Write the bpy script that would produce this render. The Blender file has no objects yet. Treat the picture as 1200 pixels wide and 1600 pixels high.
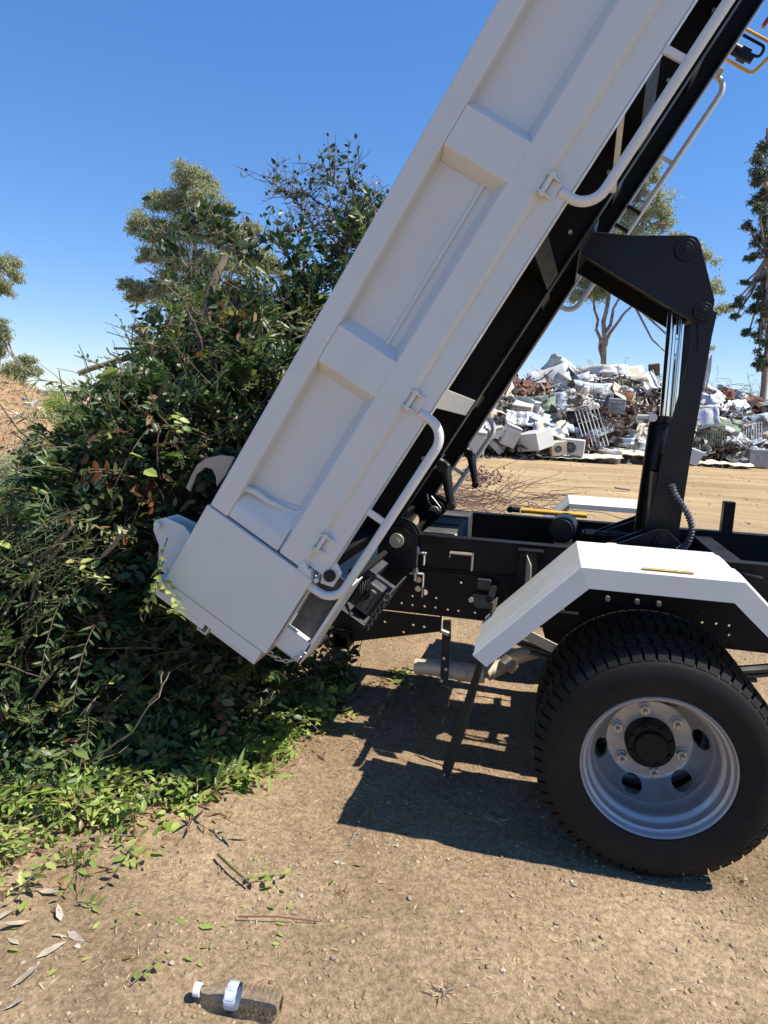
import bpy, bmesh, math, random
import numpy as np
from mathutils import Vector, Matrix
random.seed(7); RNG = np.random.default_rng(11)
S = bpy.context.scene
# ---------------------------------------------------------------- camera
CR = Vector((.9700, .2390, .0450)); CU = Vector((-.0780, .1310, .9880)); CF = Vector((-.2300, .9620, -.1460))
CF.normalize(); CR = (CR - CF*CR.dot(CF)).normalized(); CU = CR.cross(CF)
CP = Vector((-.401, -2.165, 1.452))
cam = bpy.data.cameras.new('camera'); camo = bpy.data.objects.new('camera', cam); S.collection.objects.link(camo)
M3 = Matrix((CR, CU, -CF)).transposed()
camo.matrix_world = Matrix.Translation(CP) @ M3.to_4x4()
cam.sensor_fit = 'HORIZONTAL'; cam.sensor_width = 36; cam.lens = 1070/1200*36
cam.clip_start = .05; cam.clip_end = 9000
S.camera = camo
# ---------------------------------------------------------------- sky, sun, exposure
SUN = Vector((.65, .02, 1.0)).normalized()
W = bpy.data.worlds.new('World'); S.world = W; W.use_nodes = True
nt = W.node_tree; bg = nt.nodes['Background']
sky = nt.nodes.new('ShaderNodeTexSky'); sky.sky_type = 'NISHITA'; sky.sun_disc = False
sky.sun_elevation = math.asin(SUN.z); sky.sun_rotation = math.atan2(SUN.x, SUN.y)
sky.air_density = 1.0; sky.dust_density = 0.0; sky.ozone_density = 3.0; sky.altitude = 0
hsv = nt.nodes.new('ShaderNodeHueSaturation'); hsv.inputs['Saturation'].default_value = 1.48; hsv.inputs['Hue'].default_value = .5; hsv.inputs['Value'].default_value = 1.2; tn = nt.nodes.new('ShaderNodeMix'); tn.data_type = 'RGBA'; tn.blend_type = 'MULTIPLY'; tn.inputs['Factor'].default_value = 1; tn.inputs['B'].default_value = (.84, .92, 1.16, 1); gm = nt.nodes.new('ShaderNodeGamma'); gm.inputs[1].default_value = .68
nt.links.new(sky.outputs[0], gm.inputs[0]); nt.links.new(gm.outputs[0], hsv.inputs['Color'])
nt.links.new(hsv.outputs[0], tn.inputs['A']); nt.links.new(tn.outputs['Result'], bg.inputs[0]); bg.inputs[1].default_value = .128
sl = bpy.data.lights.new('sun', 'SUN'); sl.energy = 5.0; sl.angle = math.radians(.53); sl.color = (1, .93, .83)
so = bpy.data.objects.new('sun', sl); S.collection.objects.link(so)
so.rotation_euler = SUN.to_track_quat('Z', 'Y').to_euler()
S.view_settings.view_transform = 'Standard'; S.view_settings.look = 'None'
S.view_settings.exposure = 0.74; S.view_settings.gamma = 1; S.view_settings.use_curve_mapping = False
S.render.engine = 'CYCLES'
S.cycles.max_bounces = 8

# ---------------------------------------------------------------- helpers
def at(px, py, Y):
    d = CF + CR*((px-600)/1070) - CU*((py-800)/1070)
    return CP + d*((Y-CP.y)/d.y)
def atz(px, py, Z=0.0):
    d = CF + CR*((px-600)/1070) - CU*((py-800)/1070)
    return CP + d*((Z-CP.z)/d.z)
ORG = {}
def tag(o, label=None, cat=None, group=None, kind=None):
    if label: o['label'] = label
    if cat: o['category'] = cat
    if group: o['group'] = group
    if kind: o['kind'] = kind
    return o
def empty(name, loc, label=None, cat=None, group=None):
    o = bpy.data.objects.new(name, None); S.collection.objects.link(o)
    o.location = loc; o.empty_display_size = .1; ORG[o.name] = Vector(loc)
    return tag(o, label, cat, group)
def link(o, parent=None, origin=None):
    S.collection.objects.link(o)
    org = Vector(origin) if origin is not None else (ORG[parent.name].copy() if parent else Vector((0, 0, 0)))
    ORG[o.name] = org
    if parent: o.parent = parent; o.location = org - ORG[parent.name]
    else: o.location = org
    return o
def smooth(me, ang=35):
    me.polygons.foreach_set('use_smooth', [True]*len(me.polygons))
    try: me.set_sharp_from_angle(angle=math.radians(ang))
    except Exception: pass
class MB:
    def __init__(s): s.v = []; s.f = []; s.m = []; s.mi = 0
    def add(s, vs, fs):
        b = len(s.v); s.v += [tuple(p) for p in vs]
        for f in fs: s.f.append([b+i for i in f]); s.m.append(s.mi)
    def frame(s, P, c, size, ax):      # box in a local frame P(a,b,c)
        pass
    def box(s, lo, hi, fn=None):
        vs = [(x, y, z) for x in (lo[0], hi[0]) for y in (lo[1], hi[1]) for z in (lo[2], hi[2])]
        if fn: vs = [fn(*p) for p in vs]
        s.add(vs, [(0,1,3,2),(4,6,7,5),(0,4,5,1),(2,3,7,6),(0,2,6,4),(1,5,7,3)])
    def bar(s, p0, p1, w, h, up=(0,0,1)):
        p0 = Vector(p0); p1 = Vector(p1); d = (p1-p0).normalized(); up = Vector(up)
        a = d.cross(up); a = a.normalized() if a.length > 1e-5 else d.orthogonal().normalized(); b = a.cross(d)
        vs = [p + a*(i*w/2) + b*(j*h/2) for p in (p0, p1) for i in (-1, 1) for j in (-1, 1)]
        s.add(vs, [(0,1,3,2),(4,6,7,5),(0,4,5,1),(2,3,7,6),(0,2,6,4),(1,5,7,3)])
    def tube(s, pts, r, n=8, closed=False, cap=True):
        pts = [Vector(p) for p in pts]; N = len(pts); rr = r if hasattr(r, '__len__') else [r]*N
        prev = None; vs = []
        for i, p in enumerate(pts):
            if closed: d = pts[(i+1) % N]-pts[i-1]
            else: d = pts[min(i+1, N-1)]-pts[max(i-1, 0)]
            d.normalize()
            if prev is None: a = d.orthogonal().normalized()
            else:
                a = prev - d*prev.dot(d); a = a.normalized() if a.length > 1e-6 else d.orthogonal().normalized()
            prev = a; b = d.cross(a)
            for k in range(n):
                t = 2*math.pi*k/n; vs.append(p + (a*math.cos(t)+b*math.sin(t))*rr[i])
        fs = []
        for i in range(N if closed else N-1):
            j = (i+1) % N
            for k in range(n):
                l = (k+1) % n; fs.append((i*n+k, i*n+l, j*n+l, j*n+k))
        if cap and not closed: fs.append(tuple(range(n))[::-1]); fs.append(tuple((N-1)*n+k for k in range(n)))
        s.add(vs, fs)
    def prism(s, pts, off):
        n = len(pts); off = Vector(off); P = [Vector(p) for p in pts]
        s.add(P+[p+off for p in P], [tuple(range(n))[::-1], tuple(range(n, 2*n))]+[(i, (i+1) % n, n+(i+1) % n, n+i) for i in range(n)])
    def cyl(s, c, ax, r, L, n=20, r2=None):
        c = Vector(c); ax = Vector(ax).normalized()
        s.tube([c-ax*(L/2), c+ax*(L/2)], [r, r if r2 is None else r2], n)
    def lathe(s, c, prof, n=64, ax='y'):         # profile (r, d) about an axis through c
        c = Vector(c); vs = []; fs = []
        for i in range(n):
            t = 2*math.pi*i/n
            for r, d in prof:
                vs.append(c + (Vector((r*math.cos(t), d, r*math.sin(t))) if ax == 'y' else Vector((r*math.cos(t), r*math.sin(t), d))))
        m = len(prof)
        for i in range(n):
            j = (i+1) % n
            for k in range(m-1): fs.append((i*m+k, i*m+k+1, j*m+k+1, j*m+k))
        s.add(vs, fs)
    def mesh(s, name, mats, sm=True, ang=35):
        me = bpy.data.meshes.new(name); me.from_pydata(s.v, [], s.f); me.validate()
        for m in (mats if isinstance(mats, (list, tuple)) else [mats]): me.materials.append(m)
        if any(s.m) and len(s.m) == len(me.polygons): me.polygons.foreach_set('material_index', s.m)
        bm = bmesh.new(); bm.from_mesh(me); bmesh.ops.recalc_face_normals(bm, faces=bm.faces); bm.to_mesh(me); bm.free()
        if sm: smooth(me, ang)
        return me
    def build(s, name, mats, parent=None, origin=None, bevel=0, sm=True, ang=35, **kw):
        org = Vector(origin) if origin is not None else (ORG[parent.name].copy() if parent else Vector((0, 0, 0)))
        s.v = [tuple(Vector(p)-org) for p in s.v]
        o = bpy.data.objects.new(name, s.mesh(name, mats, sm, ang)); link(o, parent, org)
        if bevel:
            b = o.modifiers.new('bevel', 'BEVEL'); b.width = bevel; b.segments = 2; b.limit_method = 'ANGLE'; b.angle_limit = math.radians(40); b.harden_normals = True
        return tag(o, **kw)
def npmesh(name, V, F, mats, mi=None, sm=False, parent=None, origin=None, attr=None, **kw):
    V = np.asarray(V, np.float32).reshape(-1, 3); F = np.asarray(F, np.int32)
    org = Vector(origin) if origin is not None else (ORG[parent.name].copy() if parent else Vector((0, 0, 0)))
    V = V - np.array(org, np.float32)
    me = bpy.data.meshes.new(name); k = F.shape[1]
    me.vertices.add(len(V)); me.vertices.foreach_set('co', V.ravel())
    me.loops.add(F.size); me.loops.foreach_set('vertex_index', F.ravel())
    me.polygons.add(len(F)); me.polygons.foreach_set('loop_start', np.arange(0, F.size, k, dtype=np.int32))
    for m in (mats if isinstance(mats, (list, tuple)) else [mats]): me.materials.append(m)
    if mi is not None: me.polygons.foreach_set('material_index', np.asarray(mi, np.int32))
    if sm: me.polygons.foreach_set('use_smooth', [True]*len(F))
    if attr is not None:
        a = me.attributes.new('tint', 'FLOAT', 'POINT'); a.data.foreach_set('value', np.asarray(attr, np.float32))
    me.update(calc_edges=True)
    o = bpy.data.objects.new(name, me); link(o, parent, org)
    return tag(o, **kw)
def plate_mesh(outline, holes, th):             # flat plate in local XY with real holes
    cu = bpy.data.curves.new('tmp', 'CURVE'); cu.dimensions = '2D'; cu.fill_mode = 'BOTH'; cu.extrude = th/2
    for loop in [outline]+list(holes):
        sp = cu.splines.new('POLY'); sp.points.add(len(loop)-1); sp.use_cyclic_u = True
        for i, p in enumerate(loop): sp.points[i].co = (p[0], p[1], 0, 1)
    o = bpy.data.objects.new('tmp', cu); S.collection.objects.link(o)
    dg = bpy.context.evaluated_depsgraph_get(); me = bpy.data.meshes.new_from_object(o.evaluated_get(dg))
    vs = [tuple(v.co) for v in me.vertices]; fs = [tuple(p.vertices) for p in me.polygons]
    bpy.data.objects.remove(o); bpy.data.curves.remove(cu); bpy.data.meshes.remove(me)
    return vs, fs
def circ(x, y, r, n=14): return [(x+r*math.cos(2*math.pi*i/n), y+r*math.sin(2*math.pi*i/n)) for i in range(n)]
def add_plate(mb, outline, holes, y, th, fn=None):   # plate in the XZ plane at depth y
    vs, fs = plate_mesh(outline, holes, th)
    mb.add([(fn(a, b, y+c) if fn else (a, y+c, b)) for a, b, c in vs], fs)
def arcpts(p0, p1, p2, r, n=6):                  # rounded corner at p1
    p0, p1, p2 = map(Vector, (p0, p1, p2)); a = (p0-p1).normalized(); b = (p2-p1).normalized()
    ang = a.angle(b); t = r/math.tan(ang/2); c = p1+(a+b).normalized()*(r/math.sin(ang/2)); s = p1+a*t-c; e = p1+b*t-c
    return [c + s.normalized().slerp(e.normalized(), i/n)*r for i in range(n+1)]
def roundpath(pts, r, n=6):
    out = [Vector(pts[0])]
    for i in range(1, len(pts)-1): out += arcpts(pts[i-1], pts[i], pts[i+1], r, n)
    return out+[Vector(pts[-1])]

# ---------------------------------------------------------------- materials
def mat(name, col, rough=.5, metal=0, spec=.5, noise=None, bump=None, tint=None, coat=0, trans=0, col2=None, nscale=5, ndet=6, bscale=60, bdist=.002, wear=None):
    m = bpy.data.materials.new(name); m.use_nodes = True; n = m.node_tree.nodes; l = m.node_tree.links; p = n['Principled BSDF']
    p.inputs['Base Color'].default_value = (*col, 1); p.inputs['Roughness'].default_value = rough
    p.inputs['Metallic'].default_value = metal; p.inputs['Specular IOR Level'].default_value = spec
    p.inputs['Coat Weight'].default_value = coat
    tc = n.new('ShaderNodeTexCoord')
    last = None
    if col2 is not None:
        t = n.new('ShaderNodeTexNoise'); t.inputs['Scale'].default_value = nscale; t.inputs['Detail'].default_value = ndet; l.new(tc.outputs['Object'], t.inputs['Vector'])
        cr = n.new('ShaderNodeValToRGB'); cr.color_ramp.elements[0].position = .35; cr.color_ramp.elements[1].position = .65
        cr.color_ramp.elements[0].color = (*col, 1); cr.color_ramp.elements[1].color = (*col2, 1)
        l.new(t.outputs['Fac'], cr.inputs[0]); last = cr.outputs[0]
        l.new(last, p.inputs['Base Color'])
    if tint is not None:                       # per-leaf colour between a list of real leaf colours
        a = n.new('ShaderNodeAttribute'); a.attribute_name = 'tint'
        cr = n.new('ShaderNodeValToRGB'); cr.color_ramp.interpolation = 'CONSTANT' if False else 'LINEAR'
        els = cr.color_ramp.elements
        for i, (pos, c) in enumerate(tint):
            e = els[i] if i < 2 else els.new(pos)
            e.position = pos; e.color = (*c, 1)
        l.new(a.outputs['Fac'], cr.inputs[0]); l.new(cr.outputs[0], p.inputs['Base Color'])
        if trans:
            tr = n.new('ShaderNodeBsdfTranslucent'); mx = n.new('ShaderNodeMixShader'); mx.inputs[0].default_value = trans
            hs = n.new('ShaderNodeHueSaturation'); hs.inputs['Saturation'].default_value = 1.15; hs.inputs['Value'].default_value = 1.5
            l.new(cr.outputs[0], hs.inputs['Color']); l.new(hs.outputs[0], tr.inputs['Color'])
            l.new(p.outputs[0], mx.inputs[1]); l.new(tr.outputs[0], mx.inputs[2]); l.new(mx.outputs[0], n['Material Output'].inputs[0])
    if wear is not None:                       # (colour, amount, scale): smudges of dust
        t = n.new('ShaderNodeTexNoise'); t.inputs['Scale'].default_value = wear[2]; t.inputs['Detail'].default_value = 8; t.inputs['Roughness'].default_value = .7
        l.new(tc.outputs['Object'], t.inputs['Vector'])
        mr = n.new('ShaderNodeMapRange'); mr.inputs[1].default_value = .48; mr.inputs[2].default_value = .75; mr.inputs[4].default_value = wear[1]
        l.new(t.outputs['Fac'], mr.inputs[0])
        mx = n.new('ShaderNodeMix'); mx.data_type = 'RGBA'; mx.inputs['A'].default_value = (*col, 1); mx.inputs['B'].default_value = (*wear[0], 1)
        if last: l.new(last, mx.inputs['A'])
        l.new(mr.outputs[0], mx.inputs['Factor']); l.new(mx.outputs['Result'], p.inputs['Base Color'])
        mr2 = n.new('ShaderNodeMapRange'); mr2.inputs[3].default_value = rough; mr2.inputs[4].default_value = min(1, rough+.35); mr2.inputs[1].default_value = .35; mr2.inputs[2].default_value = .7
        l.new(t.outputs['Fac'], mr2.inputs[0]); l.new(mr2.outputs[0], p.inputs['Roughness'])
    if bump:
        t = n.new('ShaderNodeTexNoise'); t.inputs['Scale'].default_value = bscale; t.inputs['Detail'].default_value = 6; l.new(tc.outputs['Object'], t.inputs['Vector'])
        b = n.new('ShaderNodeBump'); b.inputs['Strength'].default_value = bump; b.inputs['Distance'].default_value = bdist
        l.new(t.outputs['Fac'], b.inputs['Height']); l.new(b.outputs[0], p.inputs['Normal'])
    return m
PAINT = mat('white_paint', (.63, .635, .595), .34, wear=((.40, .37, .31), .13, 3.1), bump=.06, bscale=350, bdist=.0006, coat=.25)
FEND = mat('fender_plastic', (.66, .665, .62), .42, wear=((.55, .5, .42), .3, 4))
BLACK = mat('black_chassis_paint', (.006, .006, .007), .42, spec=.25, wear=((.07, .06, .045), .14, 6), bump=.1, bscale=220)
BLACKG = mat('black_gloss_paint', (.006, .007, .009), .3, spec=.3, wear=((.05, .045, .04), .12, 9), coat=.05)
GREYD = mat('dusty_black_steel', (.05, .05, .048), .5, wear=((.26, .24, .2), .5, 8))
RUB = mat('tyre_rubber', (.006, .006, .006), .62, wear=((.03, .028, .026), .18, 5), bump=.2, bscale=260, spec=.34)
RUBF = mat('rubber_flap', (.05, .04, .028), .8, wear=((.10, .085, .06), .5, 5))
RIM = mat('silver_wheel_paint', (.40, .41, .42), .32, metal=.7, wear=((.35, .32, .28), .2, 12), bump=.05, bscale=500)
CHROME = mat('chrome_rod', (.8, .8, .8), .08, metal=1)
ZINC = mat('zinc_plate', (.55, .5, .4), .35, metal=.8, wear=((.3, .25, .17), .4, 30))
STEEL = mat('bare_steel', (.5, .5, .48), .4, metal=.8)
CREAM = mat('primed_steel', (.55, .52, .43), .5)
YEL = mat('yellow_paint', (.75, .42, .04), .4, wear=((.2, .12, .04), .4, 14))
EXH = mat('weathered_exhaust_steel', (.60, .52, .40), .45, metal=.3, wear=((.2, .12, .06), .6, 14), bump=.2, bscale=90)
ORANGE = mat('orange_reflector', (.55, .09, .01), .2)
LAMPG = mat('lamp_housing_plastic', (.05, .052, .055), .35, wear=((.2, .18, .15), .3, 20))
RED = mat('red_lens', (.4, .02, .015), .2)
INK = mat('black_ink', (.02, .015, .01), .6)
STK = mat('yellow_sticker', (.62, .47, .14), .5)

# ================================================================= THE TRUCK
TH = 1.043; CTH, STH = math.cos(TH), math.sin(TH)
def B(u, v, y): return Vector((-.995+u*CTH+v*STH, y, .922+u*STH-v*CTH))
def Bf(a, b, c): return B(a, b, c)
truck = empty('tipper_truck', (0, 1.05, 0), 'white tipper truck with black chassis, its tray raised to dump garden cuttings', 'truck')
Y0, Y1 = 0.0, 2.1
# ---- tray shell
mb = MB(); 
def bb(mb, u0, u1, v0, v1, y0, y1): mb.box((u0, v0, y0), (u1, v1, y1), Bf)
UT = 3.05
bb(mb, -.12, UT, -.205, -.198, .05, 2.05)                    # floor sheet
bb(mb, -.12, UT, -.50, -.198, .055, .062); bb(mb, -.12, UT, -.50, -.198, 2.038, 2.045)   # side skins
bb(mb, UT-.02, UT, -.66, -.198, .0, 2.1)                     # headboard
body = mb.build('tipping_tray', PAINT, truck, B(0, 0, 1.05))
for s in (0, 1):
    yy = (lambda a, b: (a, b)) if s == 0 else (lambda a, b: (2.1-b, 2.1-a))
    m = MB(); y = yy(-.002, .075); bb(m, -.125, UT+.002, -.566, -.49, *y); m.build('top_rail', PAINT, body, B(1.5, -.53, y[0]), bevel=.007)
    m = MB()
    # middle rail with a bevelled lower return, then the set-back flange
    ys = (0, .075) if s == 0 else (2.1, 2.025); sg = 1 if s == 0 else -1
    prof = [(-.300, ys[0]+.053*sg), (-.262, ys[0]), (-.172, ys[0]), (-.160, ys[0]+.016*sg), (-.160, ys[1]), (-.300, ys[1])]
    m.prism([B(-.118, v, yv) for v, yv in prof], B(UT, 0, 0)-B(-.118, 0, 0)); m.build('middle_rail', PAINT, body, B(1.5, -.2, ys[0]), bevel=.003)
    m = MB(); y = yy(.018, .026); bb(m, -.10, UT, -.17, -.085, *y); y = yy(.018, .06); bb(m, -.10, UT, -.0885, -.084, *y); m.build('lower_flange', PAINT, body, B(1.5, -.12, y[0]), bevel=.001)
    for u0, u1 in ((.49, .66), (1.236, 1.40), (1.982, 2.146), (2.73, 2.89)):
        m = MB(); e = .016
        base = .054 if s == 0 else 2.046; top = .0 if s == 0 else 2.1; e = .034; u0 += .018; u1 -= .022
        vs = [B(u0-e, -.49, base), B(u1+e, -.49, base), B(u1+e, -.262, base), B(u0-e, -.262, base), B(u0, -.49, top), B(u1, -.49, top), B(u1, -.262, top), B(u0, -.262, top)]
        m.add(vs, [(4,5,6,7),(0,4,7,3),(1,2,6,5),(0,1,5,4),(3,7,6,2),(0,3,2,1)]); m.build('side_rib', PAINT, body, B((u0+u1)/2, -.38, base), bevel=.003)
    # sloped closing piece above the tail plate
    m = MB(); base = .054 if s == 0 else 2.046; top = .004 if s == 0 else 2.096
    m.add([B(-.12, -.49, base), B(-.02, -.49, base), B(.055, -.275, base), B(-.12, -.275, base), B(-.12, -.49, top), B(-.062, -.49, top), B(-.055, -.275, top), B(-.12, -.275, top)],
          [(4,5,6,7),(0,4,7,3),(1,2,6,5),(0,1,5,4),(3,7,6,2),(0,3,2,1)]); m.build('end_rib', PAINT, body, B(-.08, -.38, base), bevel=.003)
    # thin long seam rod on the panel, bent drop handle at the lower end
    yr = .048 if s == 0 else 2.052
    m = MB(); bb(m, .66, 1.236, -.338, -.326, *sorted((yr, yr+.012*sg))); m.build('panel_strip', PAINT, body, B(.95, -.33, yr), bevel=.002)
    yr = .03 if s == 0 else 2.07
    m = MB(); P = [B(-.035, -.505, yr), B(-.008, -.49, yr), B(.002, -.455, yr), B(.002, -.40, yr), B(.012, -.33, yr+.012*sg), B(.027, -.29, yr+.016*sg)]
    m.tube(P, [.008, .011, .012, .010, .006, .005], 8); m.cyl(B(.03, -.285, yr+.014*sg), (0, 1, 0), .009, .02, 10)
    m.build('drop_handle', PAINT, body, P[2])
    # tie-down clips on the middle rail
    for uc in (.0, .565, 1.303, 2.05, 2.72):
        m = MB()
        yo = -.012 if s == 0 else 2.112
        for du in (-.026, .026):
            m.prism([B(uc+du-.002, -.175, yo+.03*sg), B(uc+du-.002, -.175, yo), B(uc+du-.002, -.150, yo), B(uc+du-.002, -.118, yo+.032*sg)], B(.005, 0, 0)-B(0, 0, 0))
        bb(m, uc-.026, uc+.026, -.150, -.118, *sorted((yo+.0305*sg, yo+.026*sg)))
        m.build('rope_clip', PAINT, body, B(uc, -.15, yo), bevel=.001)
        r = MB(); r.tube([B(uc-.036, -.158, yo+.008*sg), B(uc+.036, -.158, yo+.008*sg)], .0075, 10)
        r.cyl(B(uc+.03, -.158, yo+.008*sg), B(1, 0, 0)-B(0, 0, 0), .0105, .008, 10); r.cyl(B(uc-.03, -.158, yo+.008*sg), B(1, 0, 0)-B(0, 0, 0), .0105, .008, 10)
        r.build('clip_rod', PAINT, body, B(uc, -.158, yo))
    # side guard rails hanging below the flange
    yg = .022 if s == 0 else 2.078
    for (ua, ub, st) in ((-.16, .545, (.177,)), (1.31, 2.70, (1.757, 2.24))):
        m = MB(); path = roundpath([B(ua, -.115, yg), B(ua, -.008, yg), B(ub, -.008, yg), B(ub, -.115, yg)], .07, 8)
        m.tube(path, .0155, 12); g = m.build('guard_rail', PAINT, body, B((ua+ub)/2, -.01, yg))
        for k in st:
            q = MB(); bb(q, k-.011, k+.011, -.086, -.012, yg-.004, yg+.010); q.build('rail_strap', PAINT, g if False else body, B(k, -.05, yg), bevel=.001)
# ---- tail end
m = MB(); bb(m, -.457, -.127, -.572, -.115, -.008, .02); m.build('tail_plate', PAINT, body, B(-.3, -.35, 0), bevel=.004)
m = MB(); bb(m, -.457, -.127, -.572, -.115, 2.08, 2.108); m.build('tail_plate', PAINT, body, B(-.3, -.35, 2.1), bevel=.004)
m = MB(); bb(m, -.457, -.13, -.56, -.12, .021, .06); m.build('tail_post', PAINT, body, B(-.3, -.3, .05))
m = MB(); bb(m, -.457, -.13, -.56, -.12, 2.04, 2.079); m.build('tail_post', PAINT, body, B(-.3, -.3, 2.05))
m = MB(); m.prism([B(-.125, -.12, -.006), B(-.085, -.175, -.006), B(-.118, -.185, -.006)], (0, .02, 0)); m.prism([B(-.128, -.12, -.004), B(-.128, -.19, -.004), B(-.10, -.14, -.004)], (0, .05, 0)); m.build('weld_fillet', PAINT, body, B(-.11, -.15, 0), bevel=.002)
# tailgate: hangs closed across the tail, lower lip visible
tg = MB(); bb(tg, -.51, -.46, -.60, -.13, -.004, 2.104); bb(tg, -.535, -.4635, -.60, -.36, .0, .02); 
tgo = tg.build('tailgate', PAINT, body, B(-.49, -.35, 1.05), bevel=.004)
m = MB(); bb(m, -.5215, -.5105, -.33, -.13, .0, .3); m.build('tailgate_lip', PAINT, body, B(-.515, -.25, .1), bevel=.002)
m = MB(); m.prism([B(-.305, -.575, .08), B(-.285, -.64, .08), B(-.30, -.72, .08), B(-.335, -.752, .08), B(-.37, -.74, .08), B(-.43, -.66, .08), B(-.47, -.605, .08), B(-.455, -.57, .08)], (0, .012, 0))
m.prism([B(-.305, -.575, .16), B(-.285, -.64, .16), B(-.30, -.72, .16), B(-.335, -.752, .16), B(-.37, -.74, .16), B(-.43, -.66, .16), B(-.47, -.605, .16), B(-.455, -.57, .16)], (0, .012, 0))
m.build('hinge_ear', PAINT, body, B(-.38, -.66, .02), bevel=.002)
m = MB(); m.cyl(B(-.335, -.725, .12), (0, 1, 0), .013, .13, 14); m.build('hinge_pin', PAINT, body, B(-.335, -.725, .06))
m = MB(); P = [B(-.34+.08*0, -.70, .06)]
m.prism([B(-.36, -.73, .10), B(-.50, -.66, .10), B(-.50, -.60, .10), B(-.40, -.68, .10)], (0, .05, 0)); m.build('tailgate_arm', PAINT, body, B(-.4, -.68, .06), bevel=.006)
m = MB()
for a, b2, c, d in ((-.545, -.5105, -.382, -.376), (-.545, -.5105, -.346, -.340), (-.551, -.545, -.382, -.340)): bb(m, a, b2, c, d, .01, .05)
m.build('latch_lug', PAINT, body, B(-.53, -.36, .03), bevel=.002)
# hook plate poking out beyond the open top
HK = [(290,762),(296,768),(306,742),(320,730),(331,733),(337,745),(338,760),(352,742),(366,714),(345,711),(322,716),(308,726),(300,740)]
m = MB(); m.prism([at(x, y, .06) for x, y in HK], (0, .012, 0)); m.build('hook_plate', mat('beige_steel_plate', (.36, .31, .24), .55, wear=((.2, .15, .1), .5, 9)), body, at(330, 730, .06), bevel=.002, label='bare steel hook plate at the mouth of the tray')
# rear sill under the tail plate
m = MB(); bb(m, -.43, -.34, -.108, .002, .03, .055); bb(m, -.43, -.424, -.108, .002, .03, .35); bb(m, -.43, -.085, -.008, .004, .03, .2)
bb(m, -.43, -.085, -.114, -.108, .03, .3)
m.build('rear_sill', PAINT, body, B(-.3, -.05, .05), bevel=.002)
m = MB(); bb(m, -.34, -.085, -.105, -.01, .062, .068); m.build('sill_panel', GREYD, body, B(-.2, -.05, .065))
# pin with roller where the tray latch sits
m = MB(); m.cyl(B(-.085, -.075, .04), (0, 1, 0), .021, .07, 20); m.build('latch_roller', BLACKG, body, B(-.085, -.075, .04), bevel=.002)
m = MB(); m.prism([B(-.06, -.115, .02), B(-.035, -.08, .02), B(-.055, -.045, .02), B(-.115, -.045, .02), B(-.13, -.09, .02)], (0, .01, 0)); m.cyl(B(-.125, -.104, .01), (0, 1, 0), .009, .012, 8); m.build('roller_bracket', PAINT, body, B(-.08, -.08, .02), bevel=.002)
# safety chain
for k in range(9):
    t = k/8; c = B(-.455+.075*t, -.105+.10*t, .015+.0*t)+Vector((0, 0, -.028*math.sin(math.pi*t)))
    d = (B(.075, .10, 0)-B(0, 0, 0)).normalized(); n2 = Vector((0, 1, 0)) if k % 2 else d.cross(Vector((0, 1, 0)))
    m = MB(); m.tube([c+d*(.011*math.cos(a))+n2*(.006*math.sin(a)) for a in [i*math.pi/6 for i in range(12)]], .0022, 6, closed=True)
    m.build('chain_link', STEEL, body, c)
# ---- tray underframe
for yb in (.60, 1.42):
    m = MB(); 
    bb(m, -.06, UT-.05, -.196, -.045, yb+.03, yb+.038); bb(m, -.06, UT-.05, -.052, -.044, yb, yb+.07); bb(m, -.06, UT-.05, -.197, -.19, yb, yb+.07)
    m.build('long_beam', BLACK, body, B(1.5, -.1, yb), bevel=.0015)
for i, u in enumerate((.60, 1.16, 1.72, 2.28, 2.84)):
    for s in (0, 1):
        ya, yb = (.03, .628) if s == 0 else (2.07, 1.462)
        m = MB(); m.prism([B(u, -.197, ya), B(u, -.10, ya), B(u, -.05, yb), B(u, -.197, yb)], B(.006, 0, 0)-B(0, 0, 0))
        m.prism([B(u-.02, -.10, ya), B(u-.02, -.05, yb), B(u+.05, -.05, yb), B(u+.05, -.10, ya)], B(0, .004, 0)-B(0, 0, 0))
        m.build('outrigger', PAINT if i == 0 else BLACK, body, B(u, -.1, ya), bevel=.001)
    m = MB(); bb(m, u, u+.06, -.197, -.10, .67, 1.42); m.build('cross_beam', BLACK, body, B(u, -.15, 1))
m = MB(); bb(m, -.10, -.02, -.197, -.09, .07, 2.03); m.build('rear_cross_beam', BLACK, body, B(-.06, -.15, 1), bevel=.002)
m = MB(); bb(m, .0, UT-.05, -.2055, -.2052, .066, 2.03); m.build('floor_underside', BLACK, body, B(1.5, -.2, 1)) if False else None
# underside of the floor is black
m = MB(); bb(m, -.12, UT-.01, -.1975, -.1955, .03, 2.07); m.build('floor_underside', BLACK, body, B(1.5, -.197, 1))
# rest pads / hook arms under the beams
for (y, u0) in ((.60, .33), (1.45, .34)):
    m = MB(); m.tube([B(u0+.04, -.04, y), B(u0+.035, -.005, y), B(u0-.08, .10, y)], [.02, .024, .016], 12); m.cyl(B(u0-.085, .106, y), (0, 1, 0), .018, .06, 14); m.cyl(B(u0+.03, -.012, y), (0, 1, 0), .024, .05, 14)
    bb(m, u0+.0, u0+.07, -.043, -.038, y-.02, y+.06)
    m.build('support_arm', BLACKG, body, B(u0, 0, y), bevel=.002)
# wire guards behind the pivot
m = MB(); m.tube(roundpath([at(668, 772, 1.3), at(669, 783, 1.3), at(686, 806, 1.3), at(689, 794, 1.3), at(674, 775, 1.3)], .008, 3), .003, 6); m.build('wire_loop', STEEL, body, at(680, 790, 1.3))
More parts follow.
